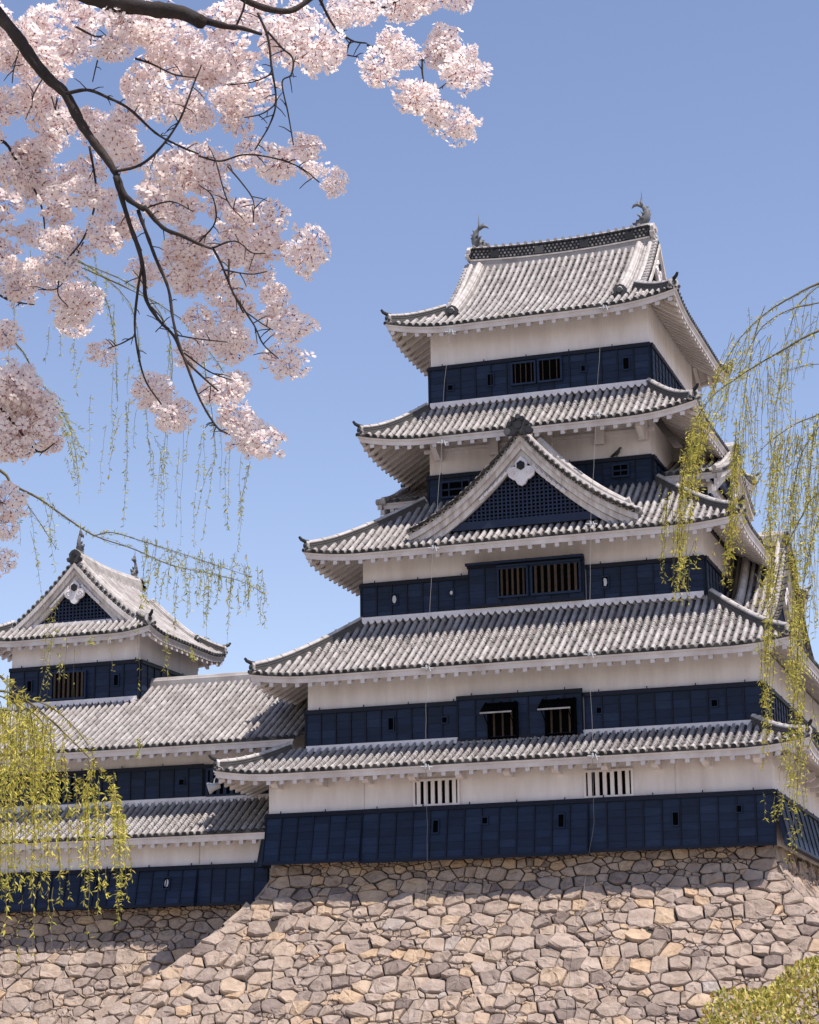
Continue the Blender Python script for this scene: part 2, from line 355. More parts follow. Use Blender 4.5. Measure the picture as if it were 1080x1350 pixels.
def barred_window(parent, Q, a0, a1, z0, z1, nbars, barmat='bars', framemat='navy', b=.15, bw=.09, rail=False, deep=.25):
    mb = MB(); f = .07
    mb.box(Q, a0-f, a0, b-.05, b+.06, z0-f, z1+f); mb.box(Q, a1, a1+f, b-.05, b+.06, z0-f, z1+f)
    mb.box(Q, a0, a1, b-.05, b+.06, z1, z1+f); mb.box(Q, a0, a1, b-.05, b+.06, z0-f, z0)
    mb.box(Q, a0, a1, b-.04, b-.02, z0, z1, 1)
    w = mb.build('window', [M[framemat], M['hole']], parent)
    m2 = MB()
    for i in range(nbars):
        a = a0+(a1-a0)*(i+.5)/nbars; m2.box(Q, a-bw/2, a+bw/2, b-.018, b+.045, z0, z1)
    if rail: m2.box(Q, a0, a1, b-.015, b+.02, (z0+z1)/2-.03, (z0+z1)/2+.03)
    m2.build('window_bars', M[barmat], w)
    return w

def plaster_band(parent, x0, x1, y0, y1, z0, z1, name='plaster_wall', post=True):
    mb = MB(); mb.box(lambda a, b, z: V((a, b, z)), x0, x1, y0, y1, z0, z1)
    return mb.build(name, M['plaster'], parent)

def rake_curve(d, k=.5): return d+k*d*(1-d)

def gable(parent, T, half, za, zf, depth, board=.52, lattice=True, slopes=True, k=.5, over=.45, oni=1., gz=None, ridge=True, drop=None, low_ridge=True):
    """plastered gable with curved bargeboards; T(a,b,z): b=0 is the lattice face, b>0 outward"""
    H = za-zf
    Z = lambda a: za-H*rake_curve(min(1.25, abs(a)/half), k)
    g_ = thing_part('gable', parent)
    N = 16
    # bargeboards (two mouldings) as curved bands
    for b0, b1, off, wd, fl_ in ((.24, .40, .05, board*.30, .1), (.13, .29, .05+board*.31, board*.33, .55), (.04, .18, .05+board*.66, board*.36, 1.1)):
        mb = MB()
        for sg in (-1, 1):
            prev = None
            for i in range(N+1):
                a = sg*half*1.02*i/N; dz = (Z(abs(a)+.01)-Z(abs(a)))/.01; c = math.sqrt(1+dz*dz)
                w_ = 1+.45*(i/N)**2; top = Z(a)-off*c*w_; bot = top-wd*c*w_
                cur = (a, top, bot)
                if prev: mb.hexa([T(prev[0], b0, prev[2]), T(a, b0, bot), T(a, b1, bot), T(prev[0], b1, prev[2]), T(prev[0], b0, prev[1]), T(a, b0, top), T(a, b1, top), T(prev[0], b1, prev[1])])
                prev = cur
        mb.build('bargeboard', M['oldplaster'], g_)
    if lattice:
        inner = .10+board*1.0
        mb = MB(); zb = zf+.05
        zi = lambda a: Z(a)-inner*math.sqrt(1+((Z(abs(a)+.01)-Z(abs(a)))/.01)**2)+.1
        hb = half
        while hb > .2 and zi(hb) < zb+.05: hb -= .05
        pts = [T(-hb+2*hb*i/24, -.06, zi(-hb+2*hb*i/24)) for i in range(25)]
        mb.prism([T(hb, -.06, zb), T(-hb, -.06, zb)][::-1]+pts[::-1], T(0, -.05, 0)-T(0, 0, 0), 1)
        a = -hb+.06
        while a < hb:
            z1 = zi(a)
            if z1 > zb+.1: mb.box(T, a-.028, a+.028, -.055, .03, zb, z1, 0)
            a += .15
        z = zb+.26
        while z < zi(0):
            w = hb
            while w > .05 and zi(w) < z: w -= .03
            mb.box(T, -w, w, -.05, .014, z-.026, z+.026, 0); z += .135
        mb.box(T, -hb-.15, hb+.15, -.06, .09, zb-.12, zb+.16, 0)
        mb.build('lattice', [M['lattice'], M['hole']], g_)
        # pendant with scrolls
        mb = MB(); sc = board/.42; zc = Z(0)-board*3.0
        out = [(0, .52), (.13, .40), (.20, .30), (.17, .20), (.33, .18), (.43, .06), (.40, -.10), (.28, -.20), (.20, -.22), (.12, -.36), (0, -.42)]
        loop = [(x*sc, y*sc) for x, y in out]+[(-x*sc, y*sc) for x, y in out[::-1][1:-1]]
        mb.prism([T(x, .22, zc+y) for x, y in loop], T(0, .10, 0)-T(0, 0, 0), 0)
        for sg in (-1, 1):
            sp = [T(sg*sc*(.23+.13*(1-t/14)*math.cos(t*.7)), .33, zc+sc*(-.02+.13*(1-t/14)*math.sin(t*.7))) for t in range(13)]
            mb.tube(sp, .028*sc, 5, 0)
            for t in range(7):   # fringe of carved leaves along the inner rake
                a = sg*(half*.10+half*.042*t); zz = zi(a)+.02
                mb.tube([T(a, .22, zz), T(a+sg*.13*sc, .25, zz-.17*sc*(1-t*.06))], [.075*sc, .04*sc], 5, 0)
        hx = [T(.14*sc*math.cos(h*math.pi/3+math.pi/6), .325, zc+.22*sc+.15*sc*math.sin(h*math.pi/3+math.pi/6)) for h in range(6)]
        mb.prism(hx, T(0, .06, 0)-T(0, 0, 0), 1)
        mb.build('pendant', [M['plaster'], M['darktile']], g_)
    # verge: round tile ends marching down the rake, with pale rim line above
    mb = MB(); L = 0; step = .255; a = .10
    while a < half*1.04:
        dz = (Z(a+.01)-Z(a))/.01; c = math.sqrt(1+dz*dz)
        for sg in (-1, 1):
            p0 = T(sg*a, over, Z(a)+.03*c); p1 = T(sg*a, over-.38, Z(a)+.03*c)
            mb.tube([p0, p1], .115, 9, 2)
            mb.tube([T(sg*a, over+.02, Z(a)+.03*c), T(sg*a, over, Z(a)+.03*c)], .075, 8, 1)
        a += step/c
    for sg in (-1, 1):
        pth = [T(sg*half*1.05*i/N, over-.28, Z(half*1.05*i/N)+.13*math.sqrt(1+((Z(half*1.05*i/N+.01)-Z(half*1.05*i/N))/.01)**2)) for i in range(N+1)]
        mb.tube(pth, .085, 7, 0)
        pth = [p+(T(0, .2, 0)-T(0, 0, 0))-V((0, 0, .10)) for p in pth]; mb.tube(pth, .05, 5, 0)
    mb.build('verge_tiles', [M['ridgelight'], M['darktile'], M['tile']], g_)
    if slopes:
        mb = MB()
        for sg in (-1, 1):
            # slope frame: u runs along the ridge, s inward from the foot
            def TT(u, bb, z, sg=sg): return T(sg*(half+bb), u-depth/2+over-.3, z)
            q = Slope(TT, depth, half, zf, H, 0, 0, 1, smax=lambda u: half)
            q.z = lambda u, s: Z(half-s)
            q.tiles(mb)
        mb.build('gable_roof', [M['tile'], M['pan'], M['darktile']], g_)
        if low_ridge:   # descending ridge set back from the verge, its end turned up
            mb = MB()
            for sg in (-1, 1):
                pth = [T(sg*half*(.06+.78*i/10), over-1.35, Z(half*(.06+.78*i/10))+.24) for i in range(11)]
                pth.append(T(sg*half*.90, over-1.35, Z(half*.84)+.30))
                mb.sweep(pth, [(-.12, -.3), (-.12, .16), (-.07, .24), (0, .27), (.07, .24), (.12, .16), (.12, -.3)])
            mb.build('descending_ridge', M['ridgelight'], g_)
    if ridge:
        mb = MB(); zt = za+.10
        pth = [T(0, over-.1-(depth*i/4), zt) for i in range(5)]
        mb.sweep(pth, [(x*1.2, y*1.5) for x, y in RSEC])
        n0 = len(mb.m); p = T(0, over-.05, zt+.02); d = T(0, 1, 0)-T(0, 0, 0); 
        e = V((-d.y, d.x, 0)); u_ = V((0, 0, 1)); k_ = .98*oni
        out = [(-.42, -.22), (-.50, -.06), (-.40, .06), (-.34, .22), (-.20, .36), (0, .43), (.20, .36), (.34, .22), (.40, .06), (.50, -.06), (.42, -.22)]
        mb.prism([p+e*a*k_+u_*b*k_ for a, b in out], d*.12*k_)
        mb.tube([p+u_*.10*k_+d*.1*k_, p+u_*.10*k_+d*.2*k_], .14*k_, 10)
        for a, b, r in ((-.38, -.10, .12), (.38, -.10, .12), (-.30, .16, .085), (.30, .16, .085), (-.15, .32, .08), (.15, .32, .08), (0, .40, .09)):
            mb.tube([p+e*a*k_+u_*b*k_, p+e*a*k_+u_*b*k_+d*.2*k_], r*k_, 8)
        mb.m = [0]*n0+[1]*(len(mb.m)-n0)
        mb.build('ridge', [M['ridgelight'], M['darktile']], g_)
    return g_

def thing_part(name, parent):
    """a part that is itself a group: an Empty under the thing"""
    o = bpy.data.objects.new(name, None); COL.objects.link(o); o.parent = parent; o.empty_display_size = .2
    return o

def fish_finial(parent, p, inward, sc=.88):
    """roof-ridge dolphin: thick head on the ridge, body curving up, forked tail"""
    mb = MB(); p = V(p); d = V((inward, 0, 0)) if not isinstance(inward, V) else inward; u = V((0, 0, 1)); s = d.cross(u)
    A = lambda a, z, w=0.: p+(d*a+u*z+s*w)*sc
    cl = [(.42, .02, .12), (.28, .06, .22), (.10, .14, .25), (-.03, .32, .23), (-.09, .52, .18), (-.05, .72, .13), (.06, .88, .08), (.16, .96, .05)]
    vs = []; n = 10
    for i, (a, z, r) in enumerate(cl):
        a0, z0, _ = cl[max(0, i-1)]; a1, z1, _ = cl[min(len(cl)-1, i+1)]
        t = V((a1-a0, z1-z0)).normalized(); nx, nz = -t.y, t.x
        for j in range(n):
            th = 2*math.pi*j/n; c, q = math.cos(th), math.sin(th); vs.append(A(a+nx*c*r, z+nz*c*r, q*r*.75))
    k = len(cl)
    mb.add(vs, [(i*n+j, i*n+(j+1) % n, (i+1)*n+(j+1) % n, (i+1)*n+j) for i in range(k-1) for j in range(n)]+[tuple(range(n))[::-1], tuple(range((k-1)*n, k*n))])
    mb.tube([A(.10, .90), A(.14, 1.08), A(.10, 1.22), A(.16, 1.30)], [.07, .06, .035, .006], 6)
    mb.tube([A(.10, .90), A(.30, 1.02), A(.46, .98), A(.56, .86)], [.07, .075, .055, .006], 6)
    mb.tube([A(.12, .92), A(.26, 1.08), A(.34, 1.2)], [.05, .035, .006], 6)
    for a, z, da, dz in ((-.20, .28, -.12, .06), (-.25, .42, -.10, .10), (-.25, .58, -.08, .12), (-.17, .76, -.08, .12)):
        mb.prism([A(a+.10, z-.10, -.02), A(a+da*.6, z+dz, -.02), A(a+.10, z+.10, -.02)], s*.04)
    for w in (-1, 1):
        mb.tube([A(.05, .25, w*.15), A(.2, .42, w*.22), A(.30, .46, w*.24)], [.08, .05, .01], 5)
        mb.tube([A(.02, .5, w*.11), A(.14, .62, w*.17)], [.06, .01], 5)
        mb.tube([A(.30, .2, w*.12), A(.36, .22, w*.15)], [.05, .03], 6)
    mb.tube([A(.36, .16), A(.52, .13), A(.56, .2)], [.07, .05, .01], 6)
    mb.box(lambda a, b, z: A(a, z, b), -.22, .34, -.17, .17, -.12, .03)
    mb.tube([A(.10, 1.2), A(.10, 1.62)], .012, 5)
    return mb.build('fish_finial', M['fish'], parent, True)
M['fish'] = mat_varied('grey_finial_tile', [(.3, (.09, .092, .10)), (.7, (.24, .238, .24))], .6, 5, .8, (.35, .35, .36), 22, .5, .02, island=False)

def crest_ridge(parent, x0, x1, y, z0, z1, fishes=True, crests=4):
    """tall main ridge: openwork courses between pale lines, square crests, dipping in the middle"""
    mb = MB(); n = 24; L = (x1-x0)/2; cx = (x0+x1)/2
    dip = lambda x: .16*((x-cx)/L)**2
    pth = [V((lerp(x0, x1, i/n), y, z0+dip(lerp(x0, x1, i/n)))) for i in range(n+1)]
    h = z1-z0
    mb.sweep(pth, [(-.22, -.3), (-.22, h-.12), (.22, h-.12), (.22, -.3)], m=1)
    mb.sweep(pth, [(-.27, -.35), (-.27, .03), (.27, .03), (.27, -.35)], m=3)
    mb.sweep(pth, [(-.30, .03), (-.30, .09), (.30, .09), (.30, .03)], m=0)
    mb.sweep(pth, [(-.27, h-.17), (-.27, h-.10), (.27, h-.10), (.27, h-.17)], m=1)
    mb.sweep([p+V((0, 0, h-.10)) for p in pth], [(-.19, 0), (-.15, .09), (0, .15), (.15, .09), (.19, 0)], m=0)
    k = int((x1-x0)/.155)
    for sg in (-1, 1):
        for r in range(3):
            for i in range(k):
                x = x0+(x1-x0)*(i+.5+(r % 2)*.5)/k
                if x > x1-.1: continue
                zz = z0+dip(x)+.19+(h-.44)*r/2
                mb.tube([V((x, y+sg*.20, zz)), V((x, y+sg*.265, zz))], .046, 6, 2)
        for i in range(int((x1-x0)/.3)):
            x = x0+.15+.3*i; mb.tube([V((x, y+sg*.22, z0+dip(x)+h-.06)), V((x, y+sg*.32, z0+dip(x)+h-.06))], .07, 7, 3)
        for i in range(crests):
            x = lerp(x0, x1, (i+.5)/crests)+.1; zz = z0+dip(x)+.14
            mb.box(lambda a, b, z: V((a, b, z)), x-.17, x+.17, y+sg*.24-.05, y+sg*.24+.06, zz, zz+h-.36, 1)
    for sg, x in ((-1, x0), (1, x1)):
        n0 = len(mb.m); ridge_end(mb, (x+sg*.02, y, z0+dip(x)+.25), (sg, 0, 0), 1.25, False)
    r = mb.build('ridge', [M['ridgelight'], M['darktile'], M['dot'], M['tile']], parent)
    return r, dip
M['dot'] = mat_varied('ridge_openwork_tile', [(0, (.07, .068, .066)), (1, (.28, .265, .25))], .8, 3, .4, (.6, .6, .6), 30, .3, .008)

# ------------------------------------------------------------------ main keep
keep = thing('castle_keep', 'tall five-roofed castle keep with navy boards and white plaster, on the stone base', 'castle', (0, 8.5, -.3))
FR = frame(0, 0, 'front')
def storey(parent, x0, x1, y0, y1, zb, zm, zt, slant=0., right_slant=None, front=True):
    """plaster storey with board wainscot on the visible sides; returns the front board frame"""
    plaster_band(parent, x0, x1, y0, y1, zb-.3, zt)
    cx, cy = (x0+x1)/2, (y0+y1)/2
    res = None
    if front: res = board_wall(parent, frame(0, y0, 'front'), x0-.03, x1+.03, zb, zm, slant)
    board_wall(parent, frame(x1, cy, 'right'), -(y1-y0)/2, (y1-y0)/2, zb, zm, slant if right_slant is None else right_slant)
    board_wall(parent, frame(x0, cy, 'left'), -(y1-y0)/2, (y1-y0)/2, zb, zm, slant)
    return res

# first storey: three board sections, the outer ones leaning out as stone-drop bays
X1, Y1 = 8.35, 17.
plaster_band(keep, -8.6, X1, 0, Y1, -.16, 2.75)
sections = [(-8.63, -5.2, -.24, .25), (-5.195, 2.475, -.30, .18), (2.48, 8.42, -.24, .08)]
fb = []
for k_, (a0, a1, zb, sl) in enumerate(sections):
    o, Q = board_wall(keep, FR, a0, a1, zb, 1.47+.004*k_, sl, panel=.6, b0=.012+.003*k_); fb.append((o, Q))
board_wall(keep, frame(X1, 8.5, 'right'), -8.5, 8.5, -.24, 1.47, .22, panel=1.1, lap=.010); board_wall(keep, frame(-8.6, 8.5, 'left'), -8.5, 8.5, -.24, 1.47, .2)
loophole(keep, fb[1][1], -2.62, .80); loophole(keep, fb[1][1], -.95, .92, .17, .2); loophole(keep, fb[1][1], 1.60, .80)
loophole(keep, fb[2][1], 5.3, .70); loophole(keep, fb[2][1], 7.3, .92, .17, .2)
for a0, a1, nb in ((-3.42, -1.87, 6), (2.37, 3.93, 6)):
    barred_window(keep, FR, a0+.04, a1-.04, 1.56, 2.32, nb, 'plaster', 'plaster', .03, .125)
for a in (-5.18, 2.48, 5.3):
    sm = MB(); sm.box(FR, a-.012, a+.012, 0, .014, 1.5, 2.5); sm.build('wall_seam', M['oldplaster'], keep)
# brackets under the first roof
BP = ((0, 2.30), (.45, 2.32), (.62, 2.42), (.62, 2.62), (0, 2.62))
for i in range(11):
    a = -8.2+1.62*i
    bk = MB(); bk.prism([V((a-.11, -b, z)) for b, z in BP], V((.22, 0, 0))); bk.build('eave_bracket', M['plaster'], keep)
    if i < 10:
        bk = MB(); bk.prism([V((8.35+b, .6+1.6*i, z)) for b, z in BP], V((0, .22, 0))); bk.build('eave_bracket', M['plaster'], keep)
roof1, S1 = skirt_roof(keep, -10.1, 9.75, -1.2, 18.2, 2.0, 2.72, 1.0, 1.25, lift=.22, rings=(.1, 1.5))

# second storey
plaster_band(keep, -7.5, 8.05, .8, 16.2, 3.3, 6.3)
F3 = frame(0, .8, 'front')
_, Q3l = board_wall(keep, F3, -7.53, -2.10, 3.72, 5.03); _, Q3r = board_wall(keep, F3, 2.26, 8.08, 3.72, 5.03)
for q_ in ('right', 'left'): board_wall(keep, frame(8.05 if q_ == 'right' else -7.5, 8.5, q_), -7.7, 7.7, 3.72, 5.03)
ob, Q3c = board_wall(keep, F3, -2.05, 2.21, 3.66, 5.15, b0=.16)
loophole(keep, Q3l, -4.45, 4.40); loophole(keep, Q3l, -2.55, 4.42, .16, .18); loophole(keep, Q3r, 2.75, 4.42, .16, .18); loophole(keep, Q3r, 6.55, 4.42, .18, .2)
for a0, a1 in ((-.92, -.02), (1.04, 1.96)):
    w = barred_window(keep, Q3c, a0, a1, 3.72, 4.78, 3, 'bars', 'hole', .15, .06)
    mb = MB()   # propped top-hinged shutter with a pale lower edge
    e0, e1 = a0-.15, a1+.03
    mb.hexa([Q3c(e0, .15, 4.80), Q3c(e1, .15, 4.80), Q3c(e1, .78, 4.42), Q3c(e0, .78, 4.42), Q3c(e0, .15, 4.86), Q3c(e1, .15, 4.86), Q3c(e1, .78, 4.48), Q3c(e0, .78, 4.48)])
    for t in (.0, .5, 1.):
        aa = lerp(e0+.03, e1-.03, t); mb.hexa([Q3c(aa-.03, .15, 4.855), Q3c(aa+.03, .15, 4.855), Q3c(aa+.03, .78, 4.475), Q3c(aa-.03, .78, 4.475), Q3c(aa-.03, .15, 4.89), Q3c(aa+.03, .15, 4.89), Q3c(aa+.03, .78, 4.51), Q3c(aa-.03, .78, 4.51)])
    for aa in (e0+.1, e1-.1): mb.tube([Q3c(aa, .12, 4.05), Q3c(aa, .72, 4.44)], .018, 5)
    mb.box(Q3c, e0, e1, .78, .81, 4.42, 4.47, 1)
    mb.build('awning_shutter', [M['hole'], M['ridgelight']], w)
fl = MB(); flashing(fl, F3, -7.5, 8.05, 3.72); fl.build('roof_flashing', M['plaster'], keep)
roof2, S2 = skirt_roof(keep, -9.1, 9.35, -.55, 17.55, 3.05, 6.05, 2.22, 1.6, lift=.2, sag=.15, rings=(1.25, 2.2))

# third visible storey
plaster_band(keep, -6.05, 6.08, 2.46, 14.54, 8.0, 10.9)
F4 = frame(0, 2.46, 'front')
_, Q4l = board_wall(keep, F4, -6.08, -2.12, 8.36, 9.69); _, Q4r = board_wall(keep, F4, 2.08, 6.11, 8.36, 9.69)
for q_ in ('right', 'left'): board_wall(keep, frame(6.08 if q_ == 'right' else -6.05, 8.5, q_), -6.04, 6.04, 8.36, 9.69)
_, Q4c = board_wall(keep, F4, -2.08, 2.03, 8.50, 10.0, b0=.18)
loophole(keep, Q4l, -4.85, 9.05, .2, .36, True); loophole(keep, Q4l, -2.75, 9.12, .17, .18, True); loophole(keep, Q4r, 2.72, 9.05, .2, .36, True)
barred_window(keep, Q4c, -.95, .02, 8.80, 9.74, 5, 'bars', 'navy', .15, .07)
barred_window(keep, Q4c, .24, 1.88, 8.80, 9.76, 7, 'bars', 'navy', .15, .085)
hd = MB(); hd.box(Q4c, -2.12, 2.07, .1, .34, 9.93, 10.02); hd.box(Q4c, -1.0, 1.95, .12, .30, 9.80, 9.86); hd.build('window_hood', M['navy'], keep)
fl = MB(); flashing(fl, F4, -6.05, 6.08, 8.38); fl.build('roof_flashing', M['plaster'], keep)
roof3, S3 = skirt_roof(keep, -7.72, 7.7, 1.0, 16.0, 3.4, 10.52, 2.4, 1.5, lift=.22, sag=.15)

# fourth visible storey behind the big gable
storey(keep, -4.12, 4.06, 4.38, 12.62, 12.85, 13.93, 15.4)
F5 = frame(0, 4.38, 'front')
barred_window(keep, F5, 2.75, 3.25, 13.25, 13.62, 1, 'navy', 'navy', .15, .03, True); barred_window(keep, F5, -3.6, -2.6, 13.1, 13.6, 2, 'navy', 'navy', .15, .05, True)
for a in (-3.7, -1.6, .4, 2.3, 3.85):
    cb = MB(); cb.box(F5, a-.16, a+.16, .13, .3, 14.45, 15.1); cb.build('eave_bracket', M['plaster'], keep)
cb = MB(); cb.box(F5, -4.3, 4.25, 0, .12, 14.8, 14.92); cb.build('wall_beam', M['plaster'], keep)
for a in (-3.7, 3.85):
    cb = MB(); cb.prism([V((a-.1, 4.07-b, z)) for b, z in ((0, 14.45), (.6, 14.75), (.6, 14.95), (0, 14.95))], V((.2, 0, 0))); cb.build('eave_bracket', M['plaster'], keep)
roof4, S4 = skirt_roof(keep, -6.18, 6.12, 2.38, 14.62, 2.02, 14.86, 1.62, 1.95, lift=.34, reach=2.6, rings=(.75, 1.6))

# top storey
o6, Q6 = storey(keep, -4.03, 4.16, 4.42, 12.58, 16.6, 18.08, 19.9)
F6 = frame(0, 4.42, 'front')
barred_window(keep, Q6, -.86, -.06, 17.08, 17.82, 4, 'bars', 'navy', .15, .024); barred_window(keep, Q6, .14, .92, 17.08, 17.84, 3, 'bars', 'navy', .15, .024)
loophole(keep, Q6, -1.72, 17.35, .2, .42); loophole(keep, Q6, -3.25, 17.22, .18, .18); loophole(keep, Q6, 1.78, 17.38, .18, .2); loophole(keep, Q6, 3.33, 17.38, .2, .42)
fl = MB(); flashing(fl, F6, -4.03, 4.16, 16.60); fl.build('roof_flashing', M['plaster'], keep)

# top roof: hip-and-gable
def irimoya(parent, x0, x1, y0, y1, ze, zr, gx, sag=.3, lift=.36, ridge_axis='x', wall_depth=1.2, reach=2.6):
    """hip and gable roof; ridge along x, gable planes at centre +-gx. Returns pieces for the ridge."""
    tb = MB(); eb = MB(); cx, cy = (x0+x1)/2, (y0+y1)/2
    if ridge_axis == 'x': sides = (('front', cx, y0, x1-x0), ('back', cx, y1, x1-x0)); ends = (('left', x0, cy, y1-y0), ('right', x1, cy, y1-y0)); run = (y1-y0)/2; hip = (x1-x0)/2-gx
    else: sides = (('left', x0, cy, y1-y0), ('right', x1, cy, y1-y0)); ends = (('front', cx, y0, x1-x0), ('back', cx, y1, x1-x0)); run = (x1-x0)/2; hip = (y1-y0)/2-gx
    S = {}
    for nm, ox, oy, W in sides:
        q = Slope(frame(ox, oy, nm), W, run, ze, zr-ze, sag, lift, reach)
        q.smax = lambda u, W=W: run if abs(u) <= W/2-hip else W/2-abs(u)
        S[nm] = q
        q.sheet(tb) if nm == 'back' else q.tiles(tb); q.eave(eb, wall_depth)
    for nm, ox, oy, W in ends:
        q = Slope(frame(ox, oy, nm), W, run, ze, zr-ze, sag, lift, reach)
        q.smax = lambda u, W=W: min(hip, W/2-abs(u))
        S[nm] = q
        q.sheet(tb) if nm == 'back' else q.tiles(tb); q.eave(eb, wall_depth)
    roof = tb.build('tiled_roof', [M['tile'], M['pan'], M['darktile']], parent)
    eb.build('eave', M['eave'], roof)
    hip_ridges(roof, [(S[n_], sg) for n_ in (sides[0][0], sides[1][0]) for sg in (-1, 1)], hip*1.0, None)
    return roof, S, run, hip

roof5, S5, run5, hip5 = irimoya(keep, -5.37, 5.43, 3.25, 13.75, 19.28, 23.45, 3.62)
def descending(parent, q, us, sa, sb, sc=1.):
    for u in us:
        mb = MB(); pth = [q.P(u, lerp(sa, sb, i/8), .04) for i in range(9)]
        mb.sweep(pth, [(x*sc, y*sc) for x, y in RSEC])
        for j in range(8): mb.tube([lerp(pth[j], pth[j+1], 0)+V((0, 0, .17)), lerp(pth[j], pth[j+1], .1)+V((0, 0, .17))], .115*sc, 8, 0)
        n0 = len(mb.m); d = pth[0]-pth[1]; ridge_end(mb, pth[0], d, .95*sc, False); mb.m = [0]*n0+[1]*(len(mb.m)-n0)
        mb.build('descending_ridge', [M['ridgelight'], M['darktile']], parent)
descending(roof5, S5['front'], (-3.18, 3.18), 1.15, 5.0, 1.1)
zb5 = S5['right'].z(0, hip5)
for sd_, xx in (('left', .03-3.62), ('right', .03+3.62)):
    gable(roof5.parent, frame(xx+(-.12 if sd_ == 'right' else .12), 8.5, sd_), run5-hip5-.1, 23.5, zb5-.1, .8, .42, True, False, .22, .35, 1., ridge=False)
ridge5, dip5 = crest_ridge(keep, -3.55, 3.6, 8.5, 23.42, 24.1)
fish_finial(ridge5, (-3.35, 8.5, 24.22), 1.); fish_finial(ridge5, (3.38, 8.5, 24.24), -1.)

# big front gable on the third roof, side gables on the second, bays on the third
gable(keep, frame(.12, 1.75, 'front'), 3.95, 14.35, 11.2, 2.7, .47, oni=1.05)
for sd_, xx in (('right', 7.6), ('left', -6.3)):
    gable(keep, frame(xx, 8.5, sd_), 4.3, 11.25, 7.7, 3.2, .56, oni=.8)
    bx = 5.75 if sd_ == 'right' else -5.75; s_ = 1 if sd_ == 'right' else -1
    T_ = frame(bx, 8.5, sd_)
    mb = MB(); mb.box(T_, -2.7, 2.7, -2.2, 0, 11.4, 13.45); bay = mb.build('bay', M['plaster'], keep)
    board_wall(bay, T_, -2.72, 2.72, 11.5, 12.7); board_wall(bay, frame(bx-s_*1.0, 8.5-2.7, 'front'), -1.0, 1.0, 11.5, 12.9)
    barred_window(keep, T_, -1.6, 1.6, 12.0, 12.8, 12, 'plaster', 'plaster', .16, .09)
    gable(keep, frame(bx+s_*.25, 8.5, sd_), 3.35, 14.75, 13.35, 2.6, .42, oni=.7, k=.3, low_ridge=False)
    for fs in ('front', 'back'):
        eb = MB()
        yy = 8.5-3.35 if fs == 'front' else 8.5+3.35
        q = Slope(frame(bx-s_*.8, yy, fs), 2.6, 1.5, 13.35, .8, .1, 0, 1); q.eave(eb, .7, True, .2, .1); eb.build('eave', M['eave'], bay)

# ------------------------------------------------------------------ lower wing and corner turret on the left
wing = thing('corner_turret', 'smaller castle turret with a front gable and long lower wing, left of the tall keep', 'castle turret', (-14.5, 4, -1.4))
WX0, WX1 = -30., -8.0
plaster_band(wing, WX0, WX1, .8, 9., -1.38, 1.25)
W1 = frame(0, .8, 'front')
wb = [board_wall(wing, W1, a0, a1, -1.42, -.05, sl, b0=.01) for a0, a1, sl in ((-30, -17.06, .12), (-17.05, -11.5, .24), (-11.495, -8.9, .12))]
loophole(wing, wb[1][1], -12.6, -.62, .2, .36, True)
loophole(wing, wb[1][1], -15.2, -.62, .17, .36)
sm = MB(); sm.box(W1, -11.52, -11.48, 0, .014, 0, .9); sm.build('wall_seam', M['oldplaster'], wing)
tb = MB(); eb = MB()
q = Slope(frame(-19, -.1, 'front'), 22., 2.2, .93, 1.42, .12, 0, 1, smax=lambda u: 2.2); q.tiles(tb, rings=(.2, 1.3)); q.eave(eb, .9)
r_ = tb.build('tiled_roof', [M['tile'], M['pan'], M['darktile']], wing); eb.build('eave', M['eave'], r_)
plaster_band(wing, WX0, WX1, 2.1, 9.2, 1.5, 4.6)
W2 = frame(0, 2.1, 'front')
_, Qw2 = board_wall(wing, W2, -30, -11.95, 2.36, 3.60)
_, Qw3 = board_wall(wing, W2, -11.9, -8.0, 2.36, 3.56)
loophole(wing, Qw2, -12.75, 3.0, .18, .18)
barred_window(wing, Qw3, -11.7, -9.4, 2.5, 3.36, 9, 'navy', 'navy', .15, .12)
barred_window(wing, Qw2, -17.9, -16.6, 2.5, 3.36, 6, 'navy', 'navy', .15, .1)
fl = MB(); flashing(fl, W2, -30, -8.6, 2.36); fl.build('roof_flashing', M['plaster'], wing)
# main wing roof rises to a ridge; left of the turret wall it is only an apron
tb = MB(); eb = MB(); WRUN, WRISE = 4.9, 3.02
q2 = Slope(frame(-19, .7, 'front'), 22., WRUN, 4.14, WRISE, .10, 0, 1, smax=lambda u: (3.9 if u < 3.3 else WRUN)); q2.tiles(tb, seg=.30); q2.eave(eb, 1.5)
qb = Slope(frame(-11.9, 10.5, 'back'), 8., WRUN, 4.14, WRISE, .12, 0, 1, smax=lambda u: WRUN); qb.sheet(tb)
r_ = tb.build('tiled_roof', [M['tile'], M['pan'], M['darktile']], wing); eb.build('eave', M['eave'], r_)
mb = MB(); mb.sweep([V((x, 5.6, 7.1)) for x in (-15.8, -12, -10, -7.4)], [(x*1.4, y*1.35) for x, y in RSEC]); mb.build('ridge', M['tile'], r_)
